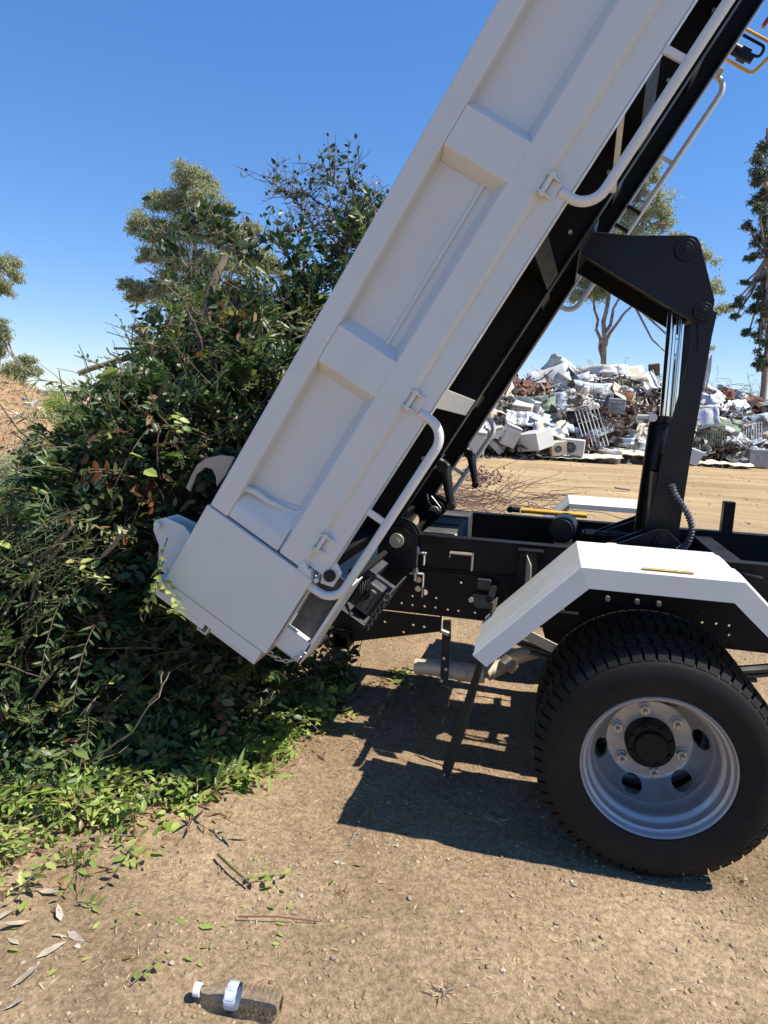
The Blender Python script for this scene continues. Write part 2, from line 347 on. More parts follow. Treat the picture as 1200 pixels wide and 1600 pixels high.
# tail lamp on the underside
def lamp(yc, lbl):
    m = MB(); bb(m, -.235, -.085, .03, .118, yc, yc+.03); bb(m, -.24, -.08, -.0, .03, yc, yc+.20); bb(m, -.24, -.235, .0, .118, yc-.10, yc+.20)
    bb(m, -.235, -.08, .115, .121, yc-.10, yc+.20)
    L = m.build('tail_lamp', LAMPG, body, B(-.16, .05, yc), bevel=.004, label=lbl)
    m = MB(); bb(m, -.215, -.095, .035, .095, yc-.07, yc); bb(m, -.20, -.11, .05, .08, yc-.085, yc-.07); m.build('lamp_back', LAMPG, L, B(-.15, .06, yc), bevel=.008)
    m = MB(); bb(m, -.248, -.24, .025, .105, yc-.05, yc+.15); m.build('side_reflector', ORANGE, L, B(-.24, .06, yc), bevel=.001)
    for k in range(5):
        m = MB(); a = B(-.10-.02*k, .0, yc-.02); m.tube([a, a+Vector((.03, -.03, .01*k)), B(-.12-.012*k, .045, yc-.10), B(-.14, .07, yc-.075)], .0035, 5); m.build('lamp_wire', BLACKG, L, a)
    m = MB(); 
    for k in range(5): bb(m, -.225+.028*k, -.218+.028*k, .112, .13, yc-.11, yc-.095)
    bb(m, -.24, -.08, .124, .13, yc-.11, yc-.1); bb(m, -.24, -.08, .108, .113, yc-.11, yc-.1)
    m.build('lamp_grille', LAMPG, L, B(-.16, .12, yc-.1))
lamp(.30, None)
m = MB(); bb(m, -.24, -.06, -.02, .0, .15, 1.95); m.build('lamp_bar', BLACK, body, B(-.15, -.01, 1))
# yellow tube frame with a black work lamp at the top far side
YL = B(2.88, 0, 2.13)
m = MB(); yf = roundpath([B(2.81, -.10, 2.12), B(2.81, .07, 2.12), B(2.94, .10, 2.12), B(2.975, .05, 2.12), B(2.975, -.10, 2.12)], .03, 5); m.tube(yf, .009, 8); m.build('yellow_tube_frame', YEL, body, YL)
m = MB(); m.tube(roundpath([B(2.945, -.10, 2.12), B(2.945, .045, 2.12), B(2.89, .055, 2.12), B(2.885, .0, 2.12)], .022, 5), .008, 8); m.build('lamp_hoop', BLACKG, body, YL)
m = MB(); bb(m, 2.84, 2.90, -.05, .0, 2.10, 2.15); bb(m, 2.85, 2.885, -.02, .03, 2.11, 2.14); m.cyl(B(2.87, -.08, 2.12), B(0, 1, 0)-B(0, 0, 0), .03, .06, 12); m.build('work_lamp', BLACKG, body, YL, bevel=.003)
m = MB(); bb(m, 2.70, 2.735, -.10, -.06, 2.05, 2.10); m.build('rail_block', CREAM, body, B(2.72, -.08, 2.08), bevel=.002)
m = MB(); bb(m, 3.0, 3.04, -.03, -.01, 2.06, 2.1); m.build('marker_lamp', RED, body, B(3.02, -.02, 2.08), bevel=.003)
for u in (1.93, 1.82):
    m = MB(); bb(m, u-.008, u+.008, -.16, -.005, 2.02, 2.05); m.build('rail_hanger', BLACK, body, B(u, -.08, 2.03))
m = MB(); m.bar(at(972, 172, .1), at(958, 300, .5), .018, .006, (0, 1, 0)); m.build('diagonal_brace', PAINT, body, at(968, 230, .2))
for u in (.34, .62, 1.36, 1.6, 1.95, 2.2):
    m = MB(); m.cyl(B(u, -.10, .625), (0, 1, 0), .009, .02, 6); m.build('bolt', STEEL, body, B(u, -.10, .625))

# ---- hoist
def XZ(x, z, y): return Vector((x, y, z))
m = MB(); ap = [(1.362, -.045), (1.46, -.045), (1.52, .09), (1.625, .275), (1.632, .30), (1.62, .325), (1.47, .50), (1.44, .515), (1.37, .50), (1.361, .486)]
for y in (.85, 1.238): m.prism([B(u, v, y) for u, v in ap], (0, .012, 0))
bb(m, 1.415, 1.425, -.04, .47, .862, 1.238); bb(m, 1.35, 1.47, -.05, -.043, .70, 1.42)
arm = m.build('hoist_arm', BLACKG, body, B(1.45, .2, 1.05), bevel=.002)
for (u, v, r) in ((1.572, .295, .042), (1.412, .488, .036)):
    m = MB(); m.cyl(B(u, v, .845), (0, 1, 0), r, .016, 28); m.cyl(B(u, v, .838), (0, 1, 0), r*.62, .012, 20)
    m.cyl(B(u, v, .83), (0, 1, 0), r*.3, .012, 6); m.cyl(B(u, v, 1.05), (0, 1, 0), r*.5, .40, 16); m.build('pin_boss', BLACKG, arm, B(u, v, .85), bevel=.0015)
for yy2 in (.868, 1.216):
    m = MB(); m.prism([XZ(.175, 1.91, yy2), XZ(.12, 1.93, yy2), XZ(.112, 1.86, yy2), XZ(.112, 1.74, yy2), XZ(.060, 1.42, yy2), XZ(.008, .97, yy2), XZ(.02, .945, yy2), XZ(.14, .94, yy2), XZ(.155, 1.3, yy2), XZ(.185, 1.80, yy2), XZ(.195, 1.9, yy2)], (0, .012, 0))
    lk = m.build('hoist_link', BLACKG, truck, (.1, yy2, 1.4), bevel=.002)
m = MB(); m.box((.02, .88, .96), (.135, 1.216, 1.25)); m.box((.055, .88, 1.25), (.15, 1.216, 1.33)); 
m.prism([XZ(.15, .88+.45, 0)]*3, (0, 0, 0)) if False else None
m.build('link_web', BLACKG, truck, (.08, 1.05, 1.1), bevel=.003)
m = MB(); m.prism([XZ(.125, 1.86, .86), XZ(.175, 1.88, .86), XZ(.165, 1.80, .86), XZ(.138, 1.745, .86)], (0, .008, 0)); m.build('pin_keeper', BLACKG, truck, (.15, .86, 1.8), bevel=.001)
m = MB(); m.cyl((.06, 1.05, 1.71), (-.02, 0, 1), .021, .56, 24); m.build('ram_rod', CHROME, truck, (.06, 1.05, 1.7))
m = MB(); m.cyl((.098, 1.05, 1.73), (-.02, 0, 1), .011, .52, 16); m.build('rod_highlight', CHROME, truck, (.09, 1.05, 1.7))  # added chrome bar standing in for the rod's second highlight
m = MB(); m.tube([(.035, 1.05, .93), (.055, 1.05, 1.44), (.056, 1.05, 1.46)], [.052, .052, .046], 28); m.cyl((.056, 1.05, 1.47), (0, 0, 1), .058, .03, 28); m.build('ram_barrel', BLACKG, truck, (.05, 1.05, 1.2), bevel=.002)
m = MB(); m.tube([(.0, .93, 1.475), (-.06, .93, 1.475)], .012, 10); m.cyl((-.0, .93, 1.475), (0, 1, 0), .018, .05, 10); m.build('ram_fitting', STEEL, truck, (0, .93, 1.475))
# hinge cheeks at the foot of the hoist
for y in (.80, .90, 1.20, 1.30):
    m = MB(); m.prism([XZ(-.20, .90, y), XZ(.02, 1.008, y), XZ(.045, 1.022, y), XZ(.085, 1.022, y), XZ(.11, 1.0, y), XZ(.215, .90, y)], (0, .012, 0)); m.build('hinge_cheek', BLACKG, truck, (0, y, .95), bevel=.0015)
m = MB(); m.cyl((.066, .795, .972), (0, 1, 0), .03, .02, 20); m.cyl((.066, .785, .972), (0, 1, 0), .012, .01, 6); m.cyl((.066, 1.05, .972), (0, 1, 0), .018, .55, 12); m.build('foot_pin', BLACKG, truck, (.06, .79, .97), bevel=.001)
# ribbed hose
m = MB(); hp = [at(1049, 757, .78), at(1056, 775, .78), at(1070, 795, .78), at(1079, 815, .78), at(1080, 833, .78), at(1073, 850, .78), at(1062, 858, .80), at(1040, 862, .84)]
hs = []
for i in range(len(hp)-1):
    a0, a1, a2, a3 = hp[max(i-1, 0)], hp[i], hp[i+1], hp[min(i+2, len(hp)-1)]
    for k in range(12):
        t = k/12; hs.append(.5*((2*a1)+(a2-a0)*t+(2*a0-5*a1+4*a2-a3)*t*t+(3*a1-a0-3*a2+a3)*t**3))
m.tube(hs, [.0115+.0025*(1 if i % 3 else -1) for i in range(len(hs))], 10)
m.build('ribbed_hose', mat('grey_spiral_hose', (.07, .07, .078), .3, wear=((.4, .4, .4), .4, 60)), truck, hp[3])
# drum valve and pipes between the rails
m = MB(); m.cyl((-.32, .98, .972), (.1, 1, 0), .056, .16, 32); m.cyl((-.31, 1.07, .972), (.1, 1, 0), .045, .04, 24); m.cyl((-.33, .89, .972), (.1, 1, 0), .048, .02, 24); m.build('air_tank_drum', BLACKG, truck, (-.32, .98, .97), bevel=.003)
m = MB(); m.tube([(-.24, 1.0, .95), (-.1, 1.02, .945), (.0, 1.02, .945)], .016, 10); m.cyl((-.2, 1.0, .95), (1, 0, 0), .022, .05, 8); m.cyl((-.1, 1.0, .95), (1, 0, 0), .022, .04, 8); m.build('pump_pipe', BLACKG, truck, (-.2, 1, .95))
m = MB(); m.cyl((-.12, .80, .93), (0, 0, 1), .03, .03, 20); m.build('grease_cup', CREAM, truck, (-.12, .8, .93))
m = MB(); m.tube([(-.53, 1.42, .975), (-.20, 1.42, .972)], .013, 12); m.build('safety_prop', YEL, truck, (-.4, 1.42, .975), label='yellow painted safety prop lying along the far rail')
m = MB(); m.cyl((-.56, 1.42, .975), (1, 0, 0), .014, .05, 12); m.cyl((-.585, 1.42, .975), (0, 1, 0), .017, .03, 12); m.build('prop_end', BLACKG, truck, (-.56, 1.42, .975))

# ---- chassis rails with real bolt holes
hl = [(-.931,.670),(-.828,.673),(-.977,.634),(-.929,.631),(-.876,.631),(-.829,.631),(-.776,.628),(-.730,.628),(-.726,.751),(-.66,.628),
      (.224,.732),(.275,.731),(.223,.691),(.274,.692),(.320,.690),(.324,.652),(.324,.613),(.374,.614),(.17,.691)]
hl += [(x, .70) for x in (.5, .56, .62, .8, .9, 1.1)]
holes = [circ(x, z, .0052) for x, z in hl] + [circ(-.879, .693, .0135, 20)]
for s in (0, 1):
    y = .65 if s == 0 else 1.442
    m = MB(); add_plate(m, [(-1.22, .602), (3.0, .602), (3.0, .79), (-1.12, .79), (-1.22, .76)], holes, y, .008)
    yi = (y+.004, y+.07) if s == 0 else (y-.07, y-.004)
    m.box((-1.12, yi[0], .7905), (3.0, yi[1], .797)); m.box((-1.2, yi[0], .595), (3.0, yi[1], .602))
    m.build('frame_rail', BLACK, truck, (0, y, .7), sm=False)
    yl = y-.010 if s == 0 else y+.010
    m = MB(); add_plate(m, [(-1.27, .455), (-1.18, .44), (-.80, .532), (-.80, .594), (-1.27, .594)], [circ(x, z, .006) for x, z in ((-1.045,.545),(-.919,.546),(-.871,.543),(-.960,.509))], yl, .008)
    if s == 0: m.build('tow_plate', BLACK, truck, (-1, y, .52), sm=False)
    ys = (.62, .70) if s == 0 else (1.40, 1.48)
    m = MB(); m.box((-1.02, ys[0]+.01, .806), (3.0, ys[0]+.016, .938)); m.box((-.93, ys[0]-.0, .938), (3.0, ys[1]-.02, .945)); m.box((-1.02, ys[0], .80), (3.0, ys[1], .806))
    m.build('sub_frame_rail', BLACK, truck, (0, ys[0], .87), bevel=.001)
    # pivot lug of the tray hinge
    yp = .585 if s == 0 else 1.50
    m = MB(); pr = [(-.995+.088*math.cos(a), .922+.088*math.sin(a)) for a in [math.radians(d) for d in range(-20, 201, 20)]]+[(-1.08, .805), (-.91, .805)]
    m.prism([XZ(x, z, yp) for x, z in pr], (0, .014, 0)); m.prism([XZ(x, z, yp+.05) for x, z in pr], (0, .014, 0)); m.build('pivot_lug', BLACKG, truck, (-1, yp, .9), bevel=.002)
    m = MB(); m.cyl((-.995, yp-.006, .922), (0, 1, 0), .062, .012, 32); m.build('pivot_plate', BLACKG, truck, (-1, yp, .9), bevel=.002)
    m = MB(); m.cyl((-.995, yp-.014, .922), (0, 1, 0), .031, .02, 24); m.build('pivot_pin', ZINC, truck, (-1, yp, .9), bevel=.002)
    m = MB(); m.cyl((-.99, yp-.026, .919), (0, 1, 0), .010, .012, 6); m.build('grease_nipple', STEEL, truck, (-1, yp, .9))
m = MB(); m.box((-.91, .70, .80), (-.775, 1.40, .948)); cx = m.build('rear_cross_member', GREYD, truck, (-.84, 1.05, .87), bevel=.003)
for y in (.92, 1.15): m = MB(); m.box((-.909, y, .9485), (-.776, y+.012, .952)); m.build('weld_strip', BLACK, truck, (-.84, y, .95))
m = MB(); m.box((-.772, .70, .82), (-.765, .76, .93)); m.box((-.80, .715, .81), (-.77, .76, .94)); m.build('cross_member_gusset', CREAM, truck, (-.78, .7, .87))
for x in (-.36, .30, 1.2, 2.2):
    m = MB(); m.box((x, .70, .81), (x+.08, 1.40, .92)); m.build('cross_member', BLACK, truck, (x, 1.05, .87), bevel=.002)
for x in (-.6, .0, 1.0, 2.0): m = MB(); m.box((x, .66, .62), (x+.1, 1.44, .77)); m.build('frame_cross_member', BLACK, truck, (x, 1.05, .7), bevel=.002)
m = MB(); m.box((.55, .72, .60), (1.3, 1.38, .80)); m.build('under_tray_box', BLACK, truck, (.9, 1.05, .7), bevel=.004)
m = MB(); m.box((.425, 1.39, .94), (.475, 1.44, 1.095)); m.build('upright_stop', BLACK, truck, (.45, 1.42, 1.0), bevel=.002)
m = MB(); m.tube([(.30, .63, .90), (.34, .60, .905), (.40, .60, .895)], .008, 8); m.cyl((.31, .62, .90), (0, 1, 0), .014, .03, 8); m.build('grease_fitting', BLACKG, truck, (.3, .6, .9))
# brackets on the near rail
m = MB(); m.box((-.775, .588, .882), (-.679, .625, .889)); m.box((-.684, .588, .818), (-.678, .625, .889)); m.box((-.775, .588, .865), (-.771, .625, .882)); m.build('angle_bracket', ZINC, truck, (-.72, .6, .86), bevel=.001)
m = MB(); m.box((-.935, .60, .868), (-.875, .64, .874)); m.box((-.885, .60, .82), (-.88, .64, .874)); m.box((-.94, .60, .778), (-.88, .645, .784)); m.box((-.885, .605, .68), (-.88, .645, .784)); m.build('clamp_bracket', CREAM, truck, (-.91, .6, .8), bevel=.001)
m = MB(); m.cyl((-.915, .605, .825), (0, 0, 1), .008, .15, 10); m.cyl((-.915, .605, .885), (0, 0, 1), .013, .02, 6); m.cyl((-.915, .605, .795), (0, 0, 1), .013, .02, 6); m.cyl((-.905, .635, .75), (0, 1, 0), .014, .012, 6); m.cyl((-.905, .635, .71), (0, 1, 0), .014, .012, 6); m.build('clamp_bolt', STEEL, truck, (-.915, .6, .83))
m = MB(); m.prism([(-.49, .56, .925), (-.425, .56, .925), (-.415, .56, .80), (-.43, .56, .75), (-.465, .56, .735), (-.50, .56, .77)], (0, .008, 0)); m.box((-.50, .56, .925), (-.40, .62, .93)); m.build('fender_bracket', BLACK, truck, (-.45, .56, .85), bevel=.002)
m = MB(); m.prism([(-.462, .545, .915), (-.442, .545, .875), (-.437, .545, .75), (-.46, .545, .76)], (0, .05, .0)); m.prism([(-.462, .54, .915), (-.442, .50, .880), (-.437, .50, .755), (-.462, .54, .765)], (0, .004, 0)); m.build('fender_angle', CREAM, truck, (-.45, .54, .84), bevel=.001)
m = MB(); m.prism([(-.475, .50, .79), (-.43, .50, .79), (-.535, .50, .60), (-.59, .50, .605)], (0, .006, 0)); m.build('stay_plate', mat('sky_tinted_sheet', (.07, .085, .11), .25, metal=.3), truck, (-.5, .5, .7), bevel=.001)  # sky reflection put into the sheet's bluish base colour
m = MB(); m.box((-.655, .61, .74), (-.60, .645, .785)); m.prism([(-.67, .61, .72), (-.585, .61, .72), (-.575, .61, .69), (-.60, .61, .66), (-.655, .61, .66), (-.68, .61, .69)], (0, .04, 0)); m.build('spring_hanger', GREYD, truck, (-.63, .62, .7), bevel=.003)
for x, z in ((-.675, .695), (-.582, .70), (-.45, .66), (-.46, .72)): m = MB(); m.cyl((x, .605, z), (0, 1, 0), .011, .02, 6); m.build('bolt', STEEL, truck, (x, .6, z))
# rear under-run bar and tow tube
m = MB(); 
for a, b2 in (((-1.262, .58, .42), (-1.19, 1.52, .426)), ((-1.262, .58, .489), (-1.19, 1.52, .495)), ((-1.262, .58, .426), (-1.256, 1.52, .489)), ((-1.196, .58, .426), (-1.19, 1.52, .489))): m.box(a, b2)
m.build('rear_bar', BLACK, truck, (-1.22, 1.05, .46), bevel=.001)
# exhaust
m = MB(); ex = [at(649, 1041, .8), at(672, 1042, .8), at(700, 1046, .8), at(730, 1051, .8), at(757, 1053, .8)]; m.tube(ex, [.036, .036, .040, .041, .041], 20, cap=False); m.tube(ex, [.034, .034, .037, .037, .037], 20, cap=False)
m.tube([at(760, 1052, .82), at(780, 1042, .85), at(800, 1028, .9), at(860, 1010, 1.0)], [.036, .036, .036, .034], 20); m.build('exhaust_pipe', EXH, truck, ex[2])
m = MB(); q = [at(790, 1043, .83), at(800, 1032, .85)]; m.tube(q, .040, 20); m.build('exhaust_clamp', ZINC, truck, q[0])
m = MB(); m.bar(at(697, 985, .78), at(694, 1062, .75), .035, .006, (0, 1, 0)); m.bar(at(698, 970, .76), at(698, 1000, .76), .035, .035, (0, 1, 0)); m.build('exhaust_hanger', BLACKG, truck, at(697, 1020, .77), bevel=.001)
m = MB(); m.prism([at(688, 938, .72), at(692, 935, .72), at(690, 985, .72), at(702, 990, .72), at(700, 994, .72), at(686, 988, .72)], (0, .03, 0)); m.build('hanger_angle', CREAM, truck, at(690, 960, .72))
for p in ((694, 1028), (690, 1063), (697, 1045)): m = MB(); m.cyl(at(p[0], p[1], .745), (0, 1, 0), .008, .015, 6); m.build('bolt', STEEL, truck, at(p[0], p[1], .74))
# mud flap, twisted and bowed
def flap(y0, y1, name='mud_flap'):
    m = MB(); n = 12; k = 6; vs = []
    for i in range(n+1):
        t = i/n; z = .76-.73*t
        for j in range(k+1):
            s = j/k; y = y0+(y1-y0)*s; vs.append(Vector((-.575-.125*t**1.25+.012*math.sin(3*t+2*s)-.02*s*t, y, z)))
    vs += [v+Vector((.008, 0, 0)) for v in vs]; N = (n+1)*(k+1); fs = []
    for i in range(n):
        for j in range(k):
            a = i*(k+1)+j; fs += [(a, a+1, a+k+2, a+k+1), (N+a, N+a+k+1, N+a+k+2, N+a+1)]
    for i in range(n):
        for j in (0, k): a = i*(k+1)+j; fs.append((a, a+k+1, N+a+k+1, N+a))
    for j in range(k):
        for i in (0, n): a = i*(k+1)+j; fs.append((a, a+1, N+a+1, N+a))
    m.add(vs, fs); return m.build(name, RUBF, truck, (-.6, y0, .4))
flap(.35, .44); flap(1.63, 2.0)
m = MB(); m.bar((-.582, .40, .765), (-.582, .62, .765), .022, .022); m.cyl((-.585, .39, .765), (0, 1, 0), .014, .02, 16); m.build('flap_bar', BLACK, truck, (-.58, .3, .76), bevel=.001)

# ---- fenders
def fender(s):
    ya, yb = (.02, .466) if s == 0 else (2.08, 1.634); sg = 1 if s == 0 else -1
    top = [(-.600, .668), (-.282, 1.0), (.190, 1.0), (.51, .69)]
    cr = [(0, -.004), (.07, .0), (.075, .004), (.145, .004), (.15, 0), (.29, 0), (.295, .004), (.37, .004), (.375, 0), (.446, 0)]
    m = MB(); vs = []; 
    nrm = [(-.72, .69), (-.32, .95), (.32, .95), (.70, .71)]
    skl = [(-.553, .635), (-.252, .932), (.165, .932), (.46, .66)]
    sec = []
    for (x, z), (nx, nz), (lx, lz) in zip(top, nrm, skl):
        row = [XZ(lx, lz, ya-.004*sg), XZ(x*.94+lx*.06, z*.93+lz*.07, ya-.002*sg), XZ(x, z, ya+.006*sg)]
        row += [XZ(x+nx*h, z+nz*h, ya+(.012+d*.97)*sg) for d, h in cr]
        row += [XZ(x, z-.025, yb)]
        sec.append(row)
    # subdivide straight runs lightly
    K = len(sec[0])
    for r in sec: vs += r
    fs = [(i*K+k, i*K+k+1, (i+1)*K+k+1, (i+1)*K+k) for i in range(3) for k in range(K-1)]
    m.add(vs, fs)
    o = m.build('fender', FEND, truck, (0, ya, 1.0), sm=False)
    sd = o.modifiers.new('solid', 'SOLIDIFY'); sd.thickness = .005; sd.offset = 0
    return o
f0 = fender(0); fender(1)
# worn yellow sticker on the fender top, between its ribs
m = MB(); m.box((-.098, .045, 1.0045), (.055, .068, 1.0055)); st = m.build('sticker', STK, f0, (0, .06, 1.005))
cu = bpy.data.curves.new('t', 'FONT'); cu.body = 'DO NOT STEP HERE'; cu.size = .021; cu.align_x = 'CENTER'; cu.align_y = 'CENTER'
to = bpy.data.objects.new('t', cu); S.collection.objects.link(to); dg = bpy.context.evaluated_depsgraph_get()
tm = bpy.data.meshes.new_from_object(to.evaluated_get(dg)); bpy.data.objects.remove(to)
tm.materials.clear(); tm.materials.append(INK); w = max(v.co.x for v in tm.vertices)-min(v.co.x for v in tm.vertices)
for v in tm.vertices: v.co = (v.co.x*.143/w, v.co.y*.9, 0)
lt = bpy.data.objects.new('sticker_lettering', tm); link(lt, f0, (-.0215, .0565, 1.0062))

# ---- wheels
def tyre_mb(y, dirn, blocks=True):
    R = .382; cz = .382
    m = MB(); prof = [(.232, .006), (.240, -.004), (.262, -.011), (.30, -.013), (.335, -.009), (.350, .0), (.357, .010), (.365, .022), (.3685, .05), (.369, .1075)]
    prof = prof + [(r, .215-d) for r, d in prof[::-1][1:]]
    m.lathe((0, y, cz), prof, 96)
    if blocks:
        n = 60
        for i in range(n):
            a0 = 2*math.pi*i/n; da = 2*math.pi/n
            def blk(ya, yb, s0, s1, r0, r1, skew=0, notch=0):
                vs = []
                for (yy, k) in ((ya, 0), (yb, 1)):
                    for a in (a0+da*(s0+skew*k), a0+da*(s1+skew*k)):
                        for r in (r0[k], r1[k]): vs.append(Vector((r*math.cos(a), y+yy, cz+r*math.sin(a))))
                m.add(vs, [(0,1,3,2),(4,6,7,5),(0,4,5,1),(2,3,7,6),(0,2,6,4),(1,5,7,3)])
            for side in (0, 1):
                f = (lambda d: d) if side == 0 else (lambda d: .215-d)
                blk(f(-.001), f(.016), .08, .85, (.340, .356), (.352, .3775))
                blk(f(.014), f(.044), .08, .85, (.35, .36), (.3775, .3825), .12)
                blk(f(.050), f(.083), .06+.3, .90+.3, (.362, .362), (.3815, .3825), -.16)
            blk(.089, .126, .05, .85, (.362, .362), (.3825, .3825), .2)
    return m
def wheel(y, face, sx=0, x0=0.0):       # y = outer plane; face=+1 the dish opens to -Y
    def flip(mb):
        if face < 0: mb.v = [(p[0], 2*y+.215-p[1], p[2]) for p in mb.v]
        if x0: mb.v = [(p[0]+x0, p[1], p[2]) for p in mb.v]
        return mb
    w = empty('w', (x0, y+.107, .382)); S.collection.objects.unlink(w); 
    t = flip(tyre_mb(y, 1)).build('tyre', RUB, truck, (x0, y+.1, .382), ang=30)
    m = MB(); prof = [(.2305, .012), (.2365, .004), (.2365, -.001), (.2330, -.004), (.2290, -.001), (.2265, .010), (.2235, .017), (.216, .020), (.213, .030), (.2125, .045), (.2075, .052), (.1985, .056), (.1955, .066), (.1945, .084), (.198, .098), (.1965, .118), (.1905, .128), (.1895, .20), (.215, .215)]
    m.lathe((0, y, .382), prof, 96); rim = flip(m).build('wheel_rim', RIM, truck, (x0, y, .382), ang=50)
    so2 = rim.modifiers.new('solid', 'SOLIDIFY'); so2.thickness = .004; so2.offset = -1
    # dished disc with six hand holes
    m = MB(); prof = [(.1900, .128), (.186, .140), (.178, .158), (.166, .178), (.153, .194), (.146, .203), (.139, .2085), (.132, .209), (.120, .209), (.09, .209), (.080, .2085)]
    m.lathe((0, y, .382), prof, 96); d = m.mesh('wheel_disc', RIM, True, 60)
    do = bpy.data.objects.new('tmpd', d); S.collection.objects.link(do); s2 = do.modifiers.new('s', 'SOLIDIFY'); s2.thickness = .008; s2.offset = 0
    c = MB()
    for k in range(6):
        a = math.radians(14+60*k); rr = .1635; ctr = Vector((rr*math.cos(a), y+.18, .382+rr*math.sin(a))); ax = Vector((-.55*math.cos(a), -1, -.55*math.sin(a)))
        c.cyl(ctr, ax, .035, .12, 24)
    co = bpy.data.objects.new('tmpc', c.mesh('c', RIM)); S.collection.objects.link(co)
    bo = do.modifiers.new('b', 'BOOLEAN'); bo.operation = 'DIFFERENCE'; bo.object = co; bo.solver = 'EXACT'
    dg = bpy.context.evaluated_depsgraph_get(); me = bpy.data.meshes.new_from_object(do.evaluated_get(dg)); bpy.data.objects.remove(do); bpy.data.objects.remove(co)
    mm = MB(); mm.v = [tuple(v.co) for v in me.vertices]; mm.f = [tuple(p.vertices) for p in me.polygons]; mm.m = [0]*len(mm.f)
    disc = flip(mm).build('wheel_disc', RIM, truck, (x0, y+.2, .382), ang=38)
    hub = flip((lambda q: (q.lathe((0, y, .382), [(.0, .135), (.050, .135), (.053, .139), (.0535, .150), (.0545, .152), (.074, .154), (.0785, .158), (.080, .21), (.080, .25)], 40), q)[1])(MB()))
    h = hub.build('hub_cap', BLACK, truck, (x0, y+.15, .382), ang=30)
    q = MB()
    for k in range(8):
        a = math.radians(22+45*k); q.cyl((.066*math.cos(a), y+.150, .382+.066*math.sin(a)), (0, 1, 0), .0065, .010, 6)
    flip(q).build('hub_bolts', BLACK, h, (x0, y+.15, .382))
    for k in range(6):
        a = math.radians(-16+60*k)-.02; cx2, cz2 = .111*math.cos(a), .382+.111*math.sin(a)
        q = MB(); q.tube([(cx2, y+.204, cz2), (cx2, y+.200, cz2)], .0215, 20); q.tube([(cx2, y+.201, cz2), (cx2, y+.182, cz2)], [.0185, .0175], 6); 
        nut = flip(q).build('wheel_nut', STEEL, disc, (x0+cx2, y+.19, cz2), bevel=.001, sm=False)
        q = MB(); q.tube([(cx2, y+.183, cz2), (cx2, y+.160, cz2)], [.0095, .009], 4 if True else 12); flip(q).build('wheel_stud', ZINC, disc, (x0+cx2, y+.17, cz2), bevel=.001, sm=False)
    return t
wheel(0.0, 1); wheel(.288, -1)
wheel(2.1-.215, -1); wheel(2.1-.215-.288, 1)
m = MB(); m.cyl((0, 1.05, .382), (0, 1, 0), .055, 1.3, 20); m.lathe((0, 1.05, .382), [(.0, -.14), (.10, -.13), (.15, -.05), (.16, 0), (.15, .05), (.10, .13), (0, .14)], 32); m.build('rear_axle', BLACK, truck, (0, 1.05, .38))
for y in (.60, 1.44):
    for k in range(5):
        m = MB(); L = .62-.1*k; n = 10
        pts = [(-L+2*L*i/n, y, .50-.018*k+.10*((-L+2*L*i/n)/.62)**2) for i in range(n+1)]
        for i in range(n): m.bar(pts[i], pts[i+1], .06, .012)
        m.build('leaf_spring', GREYD, truck, (0, y, .5))
    m = MB(); m.box((-.05, y-.04, .39), (.05, y+.04, .56)); m.tube([(-.045, y-.035, .56), (-.045, y-.035, .38), (.045, y-.035, .38), (.045, y-.035, .56)], .008, 8); m.build('axle_clamp', GREYD, truck, (0, y, .47))
m = MB(); m.bar((-.47, .56, .60), (-.22, .50, .52), .04, .008, (0, 1, 0)); m.build('fender_stay', CREAM, truck, (-.3, .5, .55))
m = MB(); m.box((-.42, .50, .66), (-.25, .505, .72)); m.box((-.42, .45, .715), (-.25, .505, .72)); m.build('bolt_strip', BLACK, truck, (-.3, .5, .7))
for x in (-.39, -.31, -.14, -.03, .05): m = MB(); m.cyl((x, .60, .76 if x > -.2 else .69), (0, 1, 0), .010, .02, 8); m.build('bolt', STEEL, truck, (x, .6, .7))
#PART2
# ================================================================= GROUND
def vnoise(x, y, seed=0):
    xi = np.floor(x).astype(np.int64); yi = np.floor(y).astype(np.int64); fx = x-xi; fy = y-yi
    fx = fx*fx*(3-2*fx); fy = fy*fy*(3-2*fy)
    def h(a, b):
        n = (a*374761393+b*668265263+seed*974711) & 0xffffffff
        n = ((n ^ (n >> 13))*1274126177) & 0xffffffff
        return ((n ^ (n >> 16)) & 0xffff)/65535.0
    return (h(xi, yi)*(1-fx)+h(xi+1, yi)*fx)*(1-fy)+(h(xi, yi+1)*(1-fx)+h(xi+1, yi+1)*fx)*fy
def gh(x, y):
    x = np.asarray(x, float); y = np.asarray(y, float)
    near = np.exp(-((x/6)**2+(y/6)**2))
    z = (.034*(vnoise(x/.6, y/.45, 1)-.5)+.012*(vnoise(x/.19, y/.19, 2)-.5)+.007*(vnoise(x/.07, y/.07, 3)-.5)+.004*(vnoise(x/.033, y/.033, 9)-.5))*np.clip(np.hypot(x*1.3, y-.2)*1.4, .25, 1)
    z += (.22*(vnoise(x/7, y/7, 4)-.5)+.06*(vnoise(x/1.7, y/1.7, 5)-.5))*(1-near)*np.clip(600/(np.hypot(x, y)+600), .2, 1)
    return z
def axis(lo, hi, step, end0, end1, g):
    a = list(np.arange(lo, hi, step)); d = step; x = a[-1]
    while x < end1: d *= g; x += d; a.append(x)
    d = step; x = a[0]; b = []
    while x > end0: d *= g; x -= d; b.append(x)
    return np.array(b[::-1]+a)
gx = axis(-3.4, 1.4, .016, -6000, 6000, 1.07); gy = axis(-1.35, 3.2, .016, -300, 9000, 1.07)
XX, YY = np.meshgrid(gx, gy); ZZ = gh(XX, YY)
nx, ny = len(gx), len(gy); idx = np.arange(nx*ny).reshape(ny, nx)
GF = np.stack([idx[:-1, :-1], idx[:-1, 1:], idx[1:, 1:], idx[1:, :-1]], -1).reshape(-1, 4)
